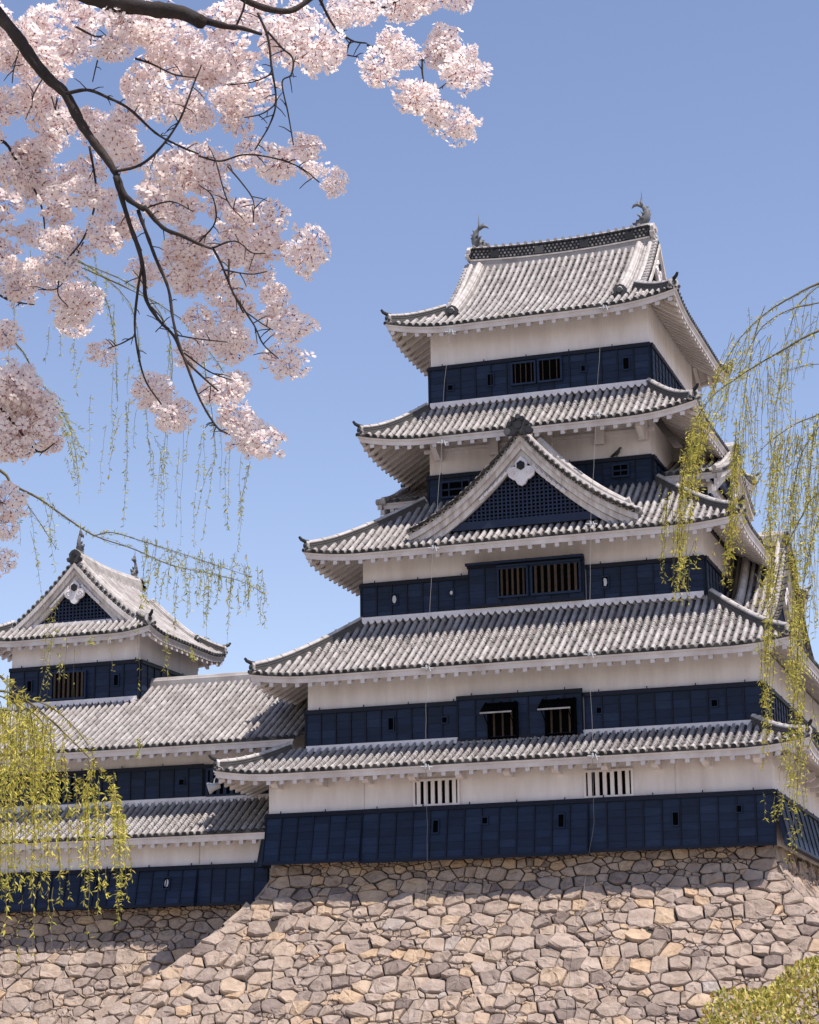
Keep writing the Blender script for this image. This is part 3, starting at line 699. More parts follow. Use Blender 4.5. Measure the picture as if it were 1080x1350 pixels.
# turret
TX0, TX1, TY0, TY1 = -21.15, -15.78, 4.6, 9.95
plaster_band(wing, TX0, TX1, TY0, TY1, 4.6, 9.7)
TF = frame(0, TY0, 'front')
_, Qt = board_wall(wing, TF, TX0-.02, TX1+.02, 6.58, 8.03); board_wall(wing, frame(TX1, (TY0+TY1)/2, 'right'), -2.67, 2.67, 6.58, 8.03)
barred_window(wing, Qt, -19.3, -17.95, 6.75, 7.7, 7, 'bars', 'navy', .15, .08)
loophole(wing, Qt, -20.3, 7.3); loophole(wing, Qt, -16.65, 7.3)
fl = MB(); flashing(fl, TF, TX0, TX1, 6.56); fl.build('roof_flashing', M['plaster'], wing)
rt, St, runt, hipt = irimoya(wing, -22.1, -14.95, 3.75, 10.8, 8.98, 12.0, 2.55, .25, .22, 'y', .9, 1.6)
gable(wing, frame(-18.52, 3.75+hipt+.1, 'front'), runt-hipt+.05, 12.05, St['front'].z(0, hipt)-.05, .8, .42, True, False, .25, .35, .9, ridge=False)
descending(rt, St['right'], (-2.35, 2.35), .8, 2.9, .85)
mb = MB(); yy0, yy1 = 3.75+hipt-.2, 10.8-hipt+.2
mb.sweep([V((-18.52, lerp(yy0, yy1, i/8), 11.95+.14*(2*i/8-1)**2)) for i in range(9)], [(x*1.3, y*1.6) for x, y in RSEC])
n0 = len(mb.m); ridge_end(mb, (-18.52, yy0, 12.13), (0, -1, 0), 1.0, False); ridge_end(mb, (-18.52, yy1, 12.13), (0, 1, 0), 1.0, False); mb.m = [0]*n0+[1]*(len(mb.m)-n0)
rg = mb.build('ridge', [M['ridgelight'], M['darktile']], rt.parent)
fish_finial(rg, (-18.52, yy0+.3, 12.47), V((0, .8, 0)), .72); fish_finial(rg, (-18.52, yy1-.3, 12.47), V((0, -.8, 0)), .72)


# ------------------------------------------------------------------ stone ramparts
def clip_poly(poly, nx, ny, c):      # keep nx*x+ny*y <= c
    out = []; k = len(poly)
    for i in range(k):
        a, b = poly[i], poly[(i+1) % k]; da = nx*a[0]+ny*a[1]-c; db = nx*b[0]+ny*b[1]-c
        if da <= 0: out.append(a)
        if (da < 0) != (db < 0) and da != db: t = da/(da-db); out.append((a[0]+(b[0]-a[0])*t, a[1]+(b[1]-a[1])*t))
    return out
def rubble(rng, outline, left, right, D, scale=1., corners=(0, 0)):
    """power diagram of big, middling and chinking stones; left(v), right(v) bound the face"""
    sites = []; cell = .8; grid = {}
    SX = .54
    def near(x, y, k=2):
        gx, gy = int(x//cell), int(y//cell)
        for i in range(gx-k, gx+k+1):
            for j in range(gy-k, gy+k+1):
                for q in grid.get((i, j), ()): yield q
    def put(x, y, r): 
        sites.append((x, y, r)); grid.setdefault((int(x//cell), int(y//cell)), []).append((x, y, r))
    u0 = min(left(0), left(D))*SX; u1 = max(right(0), right(D))*SX
    for sgn, fn, on in ((1, left, corners[0]), (-1, right, corners[1])):
        if on:
            v = .25; k = 0
            while v < D:
                w = (.85 if k % 2 else .46)*scale; put(fn(v)*SX+sgn*w*.8*SX, v, .38*scale); v += .58*scale; k += 1
                if k % 2: put(fn(v-.58*scale)*SX+sgn*1.4*SX*scale, v-.58*scale, .32*scale)
    row = 0; y = .22*scale
    while y < D+.3:
        hgt = rng.choice((.42, .5, .58, .66))*scale; x = u0-rng.uniform(0, .5); y += hgt*.5
        while x < u1+.3:
            w = hgt*rng.uniform(.62, 1.45)*SX*1.25; xc = x+w/2; yc = y+rng.uniform(-.24, .24)*hgt+.13*scale*math.sin(xc*1.7+row)
            rr = math.sqrt(w*hgt)*.60*rng.choice((.62, .8, .95, 1.05, 1.15, 1.3))
            if left(yc)*SX-.1 < xc < right(yc)*SX+.1 and all((xc-a)**2+(yc-b)**2 > (min(rr, c)*.85)**2 for a, b, c in near(xc, yc)): put(xc, yc, rr)
            x += w
        y += hgt*.5; row += 1
    area = (u1-u0)*D
    for r, fill, tries in ((.12, .99, 40), (.075, .97, 70), (.045, .95, 60)):      # chinking stones in the gaps
        r *= scale
        for _ in range(int(area*tries/scale**2)):
            x, y = rng.uniform(u0, u1), rng.uniform(-.1, D+.1); rr = r*rng.uniform(.8, 1.2)
            if not left(y)*SX-.1 < x < right(y)*SX+.1: continue
            if all((x-a)**2+(y-b)**2 > ((rr+c)*fill)**2 for a, b, c in near(x, y)): put(x, y, rr)
    for x, y, r in sites:
        poly = [(x-1.5, y-1.5), (x+1.5, y-1.5), (x+1.5, y+1.5), (x-1.5, y+1.5)]
        for a, b, c in near(x, y):
            if a == x and b == y: continue
            dx, dy = a-x, b-y; d2 = dx*dx+dy*dy
            if d2 > 7: continue
            m = dx*x+dy*y+(d2+r*r-c*c)/2; poly = clip_poly(poly, dx, dy, m)
            if len(poly) < 3: break
        if len(poly) < 3: continue
        poly = clip_poly(poly, 0, -1, 0); poly = clip_poly(poly, 0, 1, D)
        for fn, sg in ((left, -1), (right, 1)):
            e = .4; sl = (fn(y+e)-fn(y-e))/(2*e)*SX; c0 = fn(y)*SX-sl*y; poly = clip_poly(poly, sg, -sg*sl, sg*c0) if len(poly) > 2 else poly
        if len(poly) < 3: continue
        yield [(px_/SX, py_) for px_, py_ in poly]
def stone_mesh(mb, rng, poly, P, bulge=1., gap=.0125):
    k = len(poly); cx = sum(p[0] for p in poly)/k; cy = sum(p[1] for p in poly)/k
    A = abs(sum(poly[i][0]*poly[(i+1) % k][1]-poly[(i+1) % k][0]*poly[i][1] for i in range(k)))/2
    if A < .006: return
    sz = math.sqrt(A); pts = []
    for i in range(k):
        a, b = poly[i], poly[(i+1) % k]; L = math.hypot(b[0]-a[0], b[1]-a[1])
        if L < .05*sz: continue
        n = 1 if L < .30 else 2 if L < .6 else 3
        for j in range(n):
            t = j/n+(rng.uniform(-.12, .12) if j else 0); x, y = lerp(a[0], b[0], t), lerp(a[1], b[1], t)
            d = math.hypot(x-cx, y-cy)+1e-6; f = 1-min(.4, (gap*rng.uniform(.35, 1.9)+rng.uniform(0, .10)*sz*(.4 if j else 1)*rng.random())/d)
            pts.append((cx+(x-cx)*f, cy+(y-cy)*f))
    n = len(pts)
    if n < 3: return
    tx, ty = rng.gauss(0, .13), rng.gauss(-.02, .13); h = min(.085, sz*.14)*rng.uniform(.3, 1.5)*bulge
    rx, ry = rng.uniform(-.4, .4)*sz, rng.uniform(-.3, .3)*sz
    vs = []; en = [rng.uniform(-.05, .05)*min(1, sz*2) for _ in pts]
    for ri, (f, b, jit) in enumerate(((1., -.14, 0), (.985, h*.30, .0), (.90, h*.85, .010), (.42, h, .016))):
        for i, (x, y) in enumerate(pts):
            ff = f if ri < 2 else f*rng.uniform(.94, 1.04)
            ox = rx*(1-ff); oy = ry*(1-ff); xx, yy = cx+(x-cx)*ff+ox, cy+(y-cy)*ff+oy
            bb = b+((xx-cx)*tx+(yy-cy)*ty+en[i]*(f*.6) if ri else 0)+rng.gauss(0, jit)
            vs.append(P(xx, yy, bb))
    vs.append(P(cx+rx*.6, cy+ry*.6, h*1.02+rx*.6*tx+ry*.6*ty))
    fs = [(r*n+i, r*n+(i+1) % n, (r+1)*n+(i+1) % n, (r+1)*n+i) for r in range(3) for i in range(n)]+[(3*n+i, 3*n+(i+1) % n, 4*n) for i in range(n)]
    mb.add(vs, fs)
def off(d): return (.24*d if d < .7 else .168+.24*(d-.7)+.80*(d-.7)**2/(d-.7+.55))   # batter: steep at the head, easing out below
def rampart(parent, name, x0, x1, y0, y1, ztop, depth, faces, seed, k=1., right_corner=True, left_corner=True):
    o_ = lambda d: off(d)*k
    for fc, dd, sc in faces:
        rng = random.Random(seed+len(fc)); mb = MB()
        cx, cy = (x0+x1)/2, (y0+y1)/2
        ox, oy, W = {'front': (cx, y0, x1-x0), 'right': (x1, cy, y1-y0), 'left': (x0, cy, y1-y0), 'back': (cx, y1, x1-x0)}[fc]
        T = frame(ox, oy, fc)
        def P(u, v, b):
            e = .05; s = (o_(v+e)-o_(max(0, v-e)))/(e+min(v, e)+1e-9); c = 1/math.sqrt(1+s*s)
            return T(u, o_(v)+b*c, ztop-v+b*c*s)
        lf = (lambda v: -W/2-o_(v)) if left_corner else (lambda v: -W/2)
        rt = (lambda v: W/2+o_(v)) if right_corner else (lambda v: W/2)
        for poly in rubble(rng, None, lf, rt, dd, sc, (left_corner, right_corner)): stone_mesh(mb, rng, poly, P)
        st_ = mb.build('stone_facing', M['stone'], parent)
        mb = MB(); n = 14
        for i in range(n):
            a, b = depth*i/n, depth*(i+1)/n
            mb.quad(P(lf(a), a, -.07), P(rt(a), a, -.07), P(rt(b), b, -.07), P(lf(b), b, -.07))
        mb.build('packed_earth', M['mortar'], st_)
base = thing('stone_rampart', 'sunlit rubble stone base sloping out below the tall keep', 'stone wall', (0, 0, -7.6))
rampart(base, 'front', -8.5, 8.25, .2, 17., -.18, 8.2, (('front', 6.8, .64), ('right', 5., 1.), ('left', 7., 1.3)), 5)
mb = MB(); mb.quad((-8.5, .22, -.24), (8.25, .22, -.24), (8.4, 17, -.24), (-8.7, 17, -.24)); mb.build('stone_coping', M['mortar'], base)
wbase = thing('stone_wall', 'lower rubble stone wall set back under the long wing on the left', 'stone wall', (-18, .7, -7.6))
rampart(wbase, 'front', -30., -6., 1.0, 10., -1.40, 7., (('front', 5.6, .66),), 23, .76, False, False)
mb = MB(); mb.quad((-30, 1.02, -1.46), (-6, 1.02, -1.46), (-6, 10, -1.46), (-30, 10, -1.46)); mb.build('stone_coping', M['mortar'], wbase)


# ------------------------------------------------------------------ lightning cables, floodlight, bird
for pts, lab in (([(-2.88, 3.12, 18.98), (-2.95, 2.6, 16.9), (-2.98, 2.27, 14.58), (-2.90, 1.2, 11.4), (-2.93, .86, 10.43), (-2.84, .2, 8.4), (-2.72, -.68, 6.0), (-2.66, -1.0, 4.2), (-2.58, -1.34, 2.65), (-2.72, -.85, .8), (-2.82, -.65, -1.1), (-2.4, -3.0, -3.4), (-1.8, -5.2, -5.5), (-1.5, -6.8, -7.0)], 'left one of two pale cables hanging down the front of the tall keep'),
                 ([(2.85, 3.12, 19.18), (2.74, 2.6, 17.), (2.63, 2.27, 15.03), (2.64, 1.6, 12.9), (2.64, .86, 10.78), (2.72, .1, 8.2), (2.80, -.68, 6.07), (2.9, -1., 4.4), (2.97, -1.34, 2.69), (2.75, -.55, .66), (2.42, -.65, -1.1), (2.65, -3.0, -3.4), (3.0, -5.2, -5.5), (3.2, -6.8, -7.0)], 'right one of two pale cables hanging down the front of the tall keep')):
    ca = thing('lightning_cable', lab, 'cable', pts[-1], 'lightning cables down the keep')
    mb = MB(); path = []
    for a, b in zip(pts, pts[1:]):
        for t in range(4): path.append(lerp(V(a), V(b), t/4)+V((random.uniform(-.012, .012), 0, 0)))
    path.append(V(pts[-1])); mb.tube(path, [.0068 if p.z > 0 else .005 for p in path], 5); mb.build('cable', M['rope'], ca)
    for i in (0, 2, 4, 6, 8):
        p = V(pts[i]); mb = MB(); mb.tube([p+V((-.16, -.02, -.02)), p+V((.24, -.04, -.06))], .03, 6); mb.tube([p+V((-.02, .18, .05)), p+V((0, -.05, -.02))], .028, 6)
        mb.tube([p+V((.10, -.06, .03)), p+V((.16, -.06, -.16))], .022, 5); mb.tube([p+V((0, -.02, .07)), p+V((0, -.02, -.10))], .04, 7); mb.build('cable_clip', M['metal'], ca)
fl_ = thing('floodlight', 'small pale floodlight under the left end of the lowest keep roof', 'lamp', (-10.3, -.75, 2.5))
p = V((-10.3, -.75, 2.42)); d = V((-.75, -.35, -.25)).normalized()
mb = MB(); mb.tube([p-d*.22, p-d*.20, p+d*.02, p+d*.14, p+d*.2], [.06, .11, .13, .19, .2], 12); mb.build('housing', M['metal'], fl_, True)
mb = MB(); mb.tube([p+d*.18, p+d*.205], .175, 12); mb.build('lens', M['paper'], fl_)
mb = MB(); mb.tube([p+V((0, 0, .12)), p+V((.02, 0, .25)), p+V((.12, .05, .42))], .025, 6); mb.box(lambda a, b, z: p+V((a, b, z)), .02, .22, -.04, .14, .40, .44); mb.build('bracket', M['metal'], fl_)
bo = V((2.87, 4.24, 13.955)); mb = MB(); dd = V((.85, -.35, 0)).normalized()
mb.tube([bo-dd*.26+V((0, 0, .05)), bo-dd*.12+V((0, 0, .10)), bo+V((0, 0, .13)), bo+dd*.08+V((0, 0, .19)), bo+dd*.12+V((0, 0, .25)), bo+dd*.16+V((0, 0, .29)), bo+dd*.20+V((0, 0, .285)), bo+dd*.25+V((0, 0, .27))], [.022, .05, .078, .066, .045, .044, .03, .004], 9)
brd = thing('bird', 'small dark bird perched on the navy boards right of the big front gable', 'bird', bo)
bb = mb.build('body', M['bird'], brd, True)
mb = MB()
for k in (-1, 1):
    q_ = bo+V((-dd.y, dd.x, 0))*.03*k; mb = MB(); mb.tube([q_+V((0, 0, .09)), q_+V((0, 0, .0)), q_+dd*.04], .009, 5); mb.build('leg', M['bird'], brd)

# ------------------------------------------------------------------ plants
def smooth_path(pts, k=4):
    """Catmull-Rom through the given points"""
    P = [V(p) for p in pts]; P = [P[0]*2-P[1]]+P+[P[-1]*2-P[-2]]; out = []
    for i in range(1, len(P)-2):
        for j in range(k):
            t = j/k; a, b, c, d = P[i-1:i+3]
            out.append(.5*((2*b)+(c-a)*t+(2*a-5*b+4*c-d)*t*t+(3*b-a-3*c+d)*t**3))
    out.append(P[-2]); return out
def px_path(pts, dist, wob=0, rng=random, k=4):
    if not hasattr(dist, '__len__'): dist = (dist, dist)
    n = len(pts)
    return smooth_path([ray_at(p[0], p[1], lerp(dist[0], dist[1], i/max(1, n-1)))+V((0, 0, rng.uniform(-wob, wob))) for i, p in enumerate(pts)], k)

# ---- cherry tree
rng = random.Random(3)
troot = ray_at(-1450, 900, 9.5); troot.z = -7.7
cherry = thing('cherry_tree', 'cherry tree in full pale pink blossom reaching in from the upper left', 'cherry tree', troot)
crown = ray_at(-1050, -640, 7.6)
mb = MB(); tp = smooth_path([troot, lerp(troot, crown, .35)+V((.15, .1, 0)), lerp(troot, crown, .7)+V((-.05, 0, .1)), crown]); n_ = len(tp)
mb.tube(tp, [lerp(.24, .11, i/(n_-1))+(.12*(1-i/4) if i < 4 else 0) for i in range(n_)], 14); mb.build('trunk', M['cherrybark'], cherry, True)
CB = [  # points in the picture, radii start/end in millimetres, distance start/end
 ([(-1050, -640), (-430, -300), (-150, -120), (40, -50), (100, -14), (150, 0), (200, 8), (240, 20), (266, 27)], 44, 22, 7.6, 7.15),
 ([(266, 27), (300, 36), (318, 33), (345, 46)], 13, 5, 7.2, 7.1), ([(270, -60), (300, -24), (330, 4), (380, 13), (420, -6), (470, -30)], 14, 8, 7.3, 7.5),
 ([(-1050, -640), (-430, -300), (-250, -160), (-60, -40), (0, 24), (22, 50), (45, 76), (66, 106), (86, 126), (105, 155), (120, 180), (140, 206), (152, 228), (166, 258), (190, 276)], 30, 8.5, 7.6, 7.15),
 ([(190, 276), (215, 299), (240, 311), (262, 318), (280, 326)], 8, 3.5, 7.15, 7.1), ([(280, 326), (292, 352), (305, 385), (321, 412)], 4, 2, 7.2, 7.1),
 ([(152, 228), (160, 262), (172, 300), (184, 332), (190, 365), (193, 395), (210, 420), (229, 443), (243, 468), (264, 494), (288, 517)], 9, 2.5, 7.2, 7.1),
 ([(182, 276), (195, 310), (206, 345), (222, 380), (228, 420), (236, 455), (250, 490), (264, 530), (285, 562), (300, 574)], 6, 2.5, 7.18, 7.0),
 ([(187, 350), (181, 390), (178, 440), (190, 495), (213, 530)], 4.5, 2, 7.15, 7.2), ([(178, 440), (160, 455), (142, 460)], 2.5, 1.5, 7.4, 7.3),
 ([(86, 123), (115, 121), (140, 127), (170, 147), (205, 172), (235, 190), (262, 203)], 6, 2.5, 7.3, 7.2), ([(152, 225), (185, 221), (212, 195), (235, 165), (246, 132), (256, 108), (266, 82)], 5, 2, 7.2, 7.3),
 ([(178, 76), (200, 88), (230, 97), (258, 100)], 3.5, 2, 7.5, 7.5), ([(100, 32), (125, 45), (142, 52), (130, 75), (122, 110)], 4, 1.5, 7.6, 7.7), ([(140, 12), (170, 26), (195, 35)], 3, 1.5, 7.4, 7.4),
 ([(340, 15), (353, 48), (358, 88), (364, 130), (356, 165), (336, 195)], 4.5, 1.8, 7.3, 7.2), ([(353, 45), (372, 63), (386, 77), (384, 98), (372, 112), (380, 150), (387, 190)], 3.5, 1.6, 7.25, 7.2), ([(364, 140), (345, 152), (322, 153)], 2.2, 1.4, 7.2, 7.2), ([(360, 98), (335, 106), (300, 110)], 2.2, 1.4, 7.25, 7.3),
 ([(321, -20), (322, 10), (312, 33)], 4, 3, 7.2, 7.2), ([(420, -6), (440, 32), (463, 50), (484, 58)], 5, 2, 7.5, 7.6), ([(463, 50), (455, 68), (473, 76)], 2.5, 1.6, 7.6, 7.6), ([(484, 58), (520, 72), (553, 72), (557, 95), (562, 122), (576, 152), (590, 165)], 3.5, 1.8, 7.6, 7.5), ([(558, 108), (575, 114), (592, 110)], 2, 1.4, 7.55, 7.5), ([(470, -30), (500, 10), (540, -6), (600, -12)], 5, 2.5, 7.5, 7.8),
 ([(262, 203), (290, 214), (320, 206), (350, 207), (380, 216), (402, 226), (421, 236)], 3, 1.6, 7.3, 7.1), ([(190, 276), (225, 268), (255, 276)], 2.5, 1.5, 7.35, 7.2), ([(262, 318), (284, 290), (280, 262), (262, 246)], 2.6, 1.4, 7.2, 7.1),
 ([(300, 218), (318, 242), (334, 262), (334, 290)], 2.4, 1.4, 7.2, 7.1), ([(285, 215), (300, 262), (320, 290)], 2, 1.2, 7.2, 7.2), ([(280, 326), (310, 318), (332, 330), (350, 337)], 2.4, 1.4, 7.2, 7.1), ([(292, 352), (330, 360), (352, 358)], 2.2, 1.3, 7.2, 7.1),
 ([(302, 345), (303, 373), (323, 408), (336, 432), (347, 457), (367, 474)], 3.4, 1.6, 7.15, 7.0), ([(321, 408), (345, 424), (360, 432)], 2, 1.2, 7.1, 7.0), ([(243, 468), (275, 492), (305, 498)], 2.4, 1.4, 7.2, 7.1), ([(229, 443), (262, 450), (300, 448)], 2.2, 1.3, 7.25, 7.2),
 ([(-60, 160), (0, 186), (20, 210), (40, 241), (55, 270), (60, 310)], 7, 2, 8.0, 7.7), ([(20, 205), (55, 240), (80, 262)], 2.5, 1.4, 7.9, 7.8), ([(118, 195), (126, 240), (125, 275), (110, 317), (86, 350), (76, 386), (90, 402)], 4, 1.6, 7.6, 7.7), ([(110, 317), (80, 375), (50, 382)], 2, 1.2, 7.7, 7.8), ([(-80, 340), (0, 386), (25, 398), (45, 400)], 5, 1.6, 8.0, 7.9), ([(-80, 470), (-10, 530), (20, 560), (50, 592), (72, 585)], 6, 1.8, 7.8, 7.6), ([(25, 65), (18, 95), (16, 110)], 2, 1.2, 7.6, 7.6), ([(60, 100), (45, 120), (42, 140)], 2, 1.2, 7.6, 7.5), ([(68, 127), (75, 150), (90, 175)], 2.2, 1.2, 7.6, 7.6),
 ([(200, 400), (215, 420), (205, 440)], 2, 1.2, 7.3, 7.3), ([(-80, 600), (-20, 650), (6, 660)], 4, 1.5, 7.8, 7.7), ([(-80, 650), (-20, 720), (3, 742)], 4, 1.5, 7.8, 7.7)]
for pts, r0, r1, d0, d1 in CB:
    pth = px_path(pts, (d0, d1), .012, rng, 5); k = len(pth); mb = MB()
    mb.tube(pth, [lerp(r0, r1, i/(k-1))*.001*rng.uniform(.88, 1.15)+.0006 for i in range(k)], 7)
    for _ in range(int(k/3)):      # short spurs
        i = rng.randrange(1, k-1); a = pth[i]; dv = V((rng.gauss(0, 1), rng.gauss(0, 1), rng.gauss(-.2, 1))).normalized()*rng.uniform(.02, .07)
        if r0 < 12: mb.tube([a, a+dv*.6+V((0, 0, .004)), a+dv], [.0022, .0018, .0012], 5)
    mb.build('branch', M['cherrybark'], cherry, True)

def flower(mb, c, nrm, r, rng):
    u = nrm.orthogonal().normalized(); w = nrm.cross(u); a0 = rng.uniform(0, 6.28); cup = rng.uniform(.15, .75)
    for k in range(5):
        a = a0+k*1.2566+rng.uniform(-.08, .08); e = u*math.cos(a)+w*math.sin(a); t = nrm.cross(e); tw = rng.uniform(-.15, .15)
        def q(x, y): return c+e*x*r+t*y*r+nrm*(x*x*cup*r+y*tw*r)
        mb.add([q(.10, 0), q(.55, -.34), q(.90, -.26), q(.84, 0), q(.90, .26), q(.55, .34)], [(0, 1, 2, 3), (0, 3, 4, 5)], 0)
    mb.add([c+nrm*.16*r+(u*math.cos(a0+j*1.2566)+w*math.sin(a0+j*1.2566))*.13*r for j in range(5)], [(0, 1, 2, 3, 4)], 1)
    b = c-nrm*.06*r
    mb.add([b+(u*math.cos(j*2.094)+w*math.sin(j*2.094))*.15*r for j in range(3)]+[c-nrm*.55*r], [(0, 1, 3), (1, 2, 3), (2, 0, 3)], 1)
def cluster(rng, R_, n):
    """a pompom of blossoms hung on stalks around a twig"""
    mb = MB(); ga = 2.39996
    for i in range(n):
        z = 1-2*(i+.5)/n; a = i*ga+rng.uniform(-.35, .35); q = math.sqrt(1-z*z)
        d = V((q*math.cos(a), q*math.sin(a), z)); d = (d+V([rng.gauss(0, .18) for _ in range(3)])).normalized()
        lump = 1+.2*math.sin(3*a+R_*900)*math.sin(4*z+R_*500); c = d*R_*lump*rng.choice((.6, .82, .94, 1., 1.05, 1.1))
        nrm = (d+V([rng.gauss(0, .35) for _ in range(3)])).normalized()
        flower(mb, c, nrm, .0205*rng.uniform(.78, 1.12), rng)
        if i % 2 == 0:
            s_ = V((q*.15*math.cos(a), q*.15*math.sin(a), 0))*R_; t = (c-s_).orthogonal().normalized()*.0008
            mb.add([s_-t, s_+t, c+t-nrm*.009, c-t-nrm*.009], [(0, 1, 2, 3)], 1)
    return mb
protos = [cluster(rng, lerp(.046, .070, i/6), 32+5*i) for i in range(7)]
meshes = []
for q in protos:
    o = q.build('blossom_cluster', [M['petal'], M['calyx']]); meshes.append(o.data); bpy.data.objects.remove(o)
BL = [(20,20,45),(60,40,42),(100,20,40),(140,60,35),(60,80,40),(15,75,35),(85,65,30),(150,25,35),(200,40,38),(240,58,30),(190,62,28),(215,70,28),(300,18,32),(272,62,28),(340,18,32),
 (30,140,45),(70,160,36),(15,205,42),(60,215,46),(112,158,24),(100,230,42),(40,280,52),(90,300,42),(20,330,42),(130,270,32),(140,320,32),(70,360,38),(118,400,25),(30,375,28),(98,420,22),(135,465,13),
 (185,110,24),(200,130,20),(172,190,28),(146,175,24),(160,160,22),(240,145,22),(280,90,32),(310,80,22),(325,122,26),(290,132,26),(310,155,16),(265,150,18),
 (235,205,28),(225,235,28),(255,225,28),(270,250,28),(215,270,22),(245,285,28),(290,216,12),(325,200,24),(370,217,22),(405,195,20),(443,241,18),(410,222,12),
 (300,290,28),(340,285,26),(355,320,24),(320,330,28),(345,355,22),(402,332,18),(370,385,20),(350,420,26),(385,430,12),(380,480,12),
 (260,340,33),(222,345,26),(285,365,32),(250,385,28),(300,410,30),(270,430,30),(255,460,24),(310,450,20),(320,495,24),(290,520,28),(328,578,16),(352,585,11),(308,552,18),
 (200,515,15),(226,545,14),(390,38,34),(430,58,26),(405,72,20),(370,60,22),(460,25,28),(490,18,32),(510,60,26),(500,84,20),(528,72,20),(535,8,16),
 (595,72,26),(612,100,16),(592,55,18),(550,128,14),(575,150,18),(605,167,14),(622,72,11),(15,500,28),(10,545,32),(35,572,28),(20,600,20),(68,586,11),(5,440,14),(6,660,12),(0,742,5),(3,690,6),(45,540,16),
 (185,362,20),(165,300,16),(30,530,30),(52,562,22),(6,590,26),(22,512,26),(66,585,12),(-40,60,60),(-40,200,60),(-50,330,60),(-40,520,50),(-90,120,60),(-90,420,60),(610,-12,18),(560,-14,20)]
spots = []
for x, y, r in BL:
    n = max(2 if r > 13 else 1, int(round(1.0*(r/20.5)**2)))
    for i in range(n):
        a = rng.uniform(0, 6.28); q = max(0, r-9)*math.sqrt(rng.random()); dd_ = 7.35-.1*(x-200)/300*0+rng.uniform(-.05, .45)+(.25 if x < 120 else 0)
        spots.append((x+q*math.cos(a), y+q*math.sin(a), dd_))
for i in range(170):      # the boughs go on beyond the frame
    t = rng.random(); bx_, by_ = (lerp(-110, -1000, t), lerp(-90, -610, t)) if i % 2 else (lerp(-60, -900, t), lerp(-90, -560, t)+rng.uniform(-60, 20))
    spots.append((bx_+rng.gauss(0, 70), by_+rng.gauss(0, 50), lerp(7.5, 7.7, t)+rng.uniform(-.3, .3)))
spots.sort(key=lambda t: (0 if -10 < t[0] and -10 < t[1] else 1, t[2])); rest = MB()
for i, (x, y, d) in enumerate(spots):
    p = ray_at(x, y, d); k = rng.randrange(7); sc = rng.choice((.62, .8, .95, 1.05, 1.2))*rng.uniform(.9, 1.1)
    mt = Matrix.Rotation(rng.uniform(0, 6.28), 3, 'Z') @ Matrix.Rotation(rng.uniform(0, 6.28), 3, 'X')
    if i < 100:
        o = bpy.data.objects.new('blossom_cluster', meshes[k]); COL.objects.link(o); o.parent = cherry
        o.location = p-troot; o.rotation_euler = mt.to_euler(); o.scale = (sc*1.15, sc*.95, sc*.78)
    else:
        q = protos[k]; rest.add([p+mt @ V((v[0]*1.15, v[1]*.95, v[2]*.78))*sc for v in q.v], q.f); rest.m[-len(q.m):] = q.m
tag(rest.build('blossoms', [M['petal'], M['calyx']], cherry), kind='stuff')

# ---- willows
def leafy_strand(mb, pth, rng, dens, leaf, spread=.6, bare=0., lm=1, stem=.0013, wid=.13):
    """a hanging whip with narrow young leaves set along it"""
    k = len(pth); mb.tube(pth, [lerp(stem, stem*.45, i/(k-1)) for i in range(k)], 4, 0)
    L = sum((b-a).length for a, b in zip(pth, pth[1:])); n = int(L/leaf*2.1*dens); k1 = k-1
    for _ in range(n):
        t = bare+(1-bare)*rng.random(); f = t*k1; i = min(k1-1, int(f)); p = lerp(pth[i], pth[i+1], f-i); ax = (pth[i+1]-pth[i]).normalized()
        a = rng.uniform(0, 6.28); s = ax.orthogonal().normalized(); s2 = ax.cross(s); o = s*math.cos(a)+s2*math.sin(a)
        d = (ax*rng.uniform(.15, .9)+o*spread*rng.uniform(.5, 1.3)+V((0, 0, rng.uniform(-.1, .35)))).normalized()
        l = leaf*rng.uniform(.55, 1.25); w = d.cross(V([rng.gauss(0, 1) for _ in range(3)])).normalized()*l*wid; c = d.cross(w).normalized()*l*rng.uniform(-.15, .15)
        mb.add([p, p+d*l*.45+w+c, p+d*l, p+d*l*.45-w+c], [(0, 1, 2, 3)], lm)
def hang(x0, y0, x1, y1, d, rng, sway=6, n=5):
    pts = []
    for i in range(n+1):
        t = i/n; pts.append((lerp(x0, x1, t**.7)+rng.uniform(-1, 1)*sway*.35*math.sin(t*3.1), lerp(y0, y1, t)))
    return px_path(pts, (d, d+rng.uniform(-.3, .3)), 0, rng, 3)
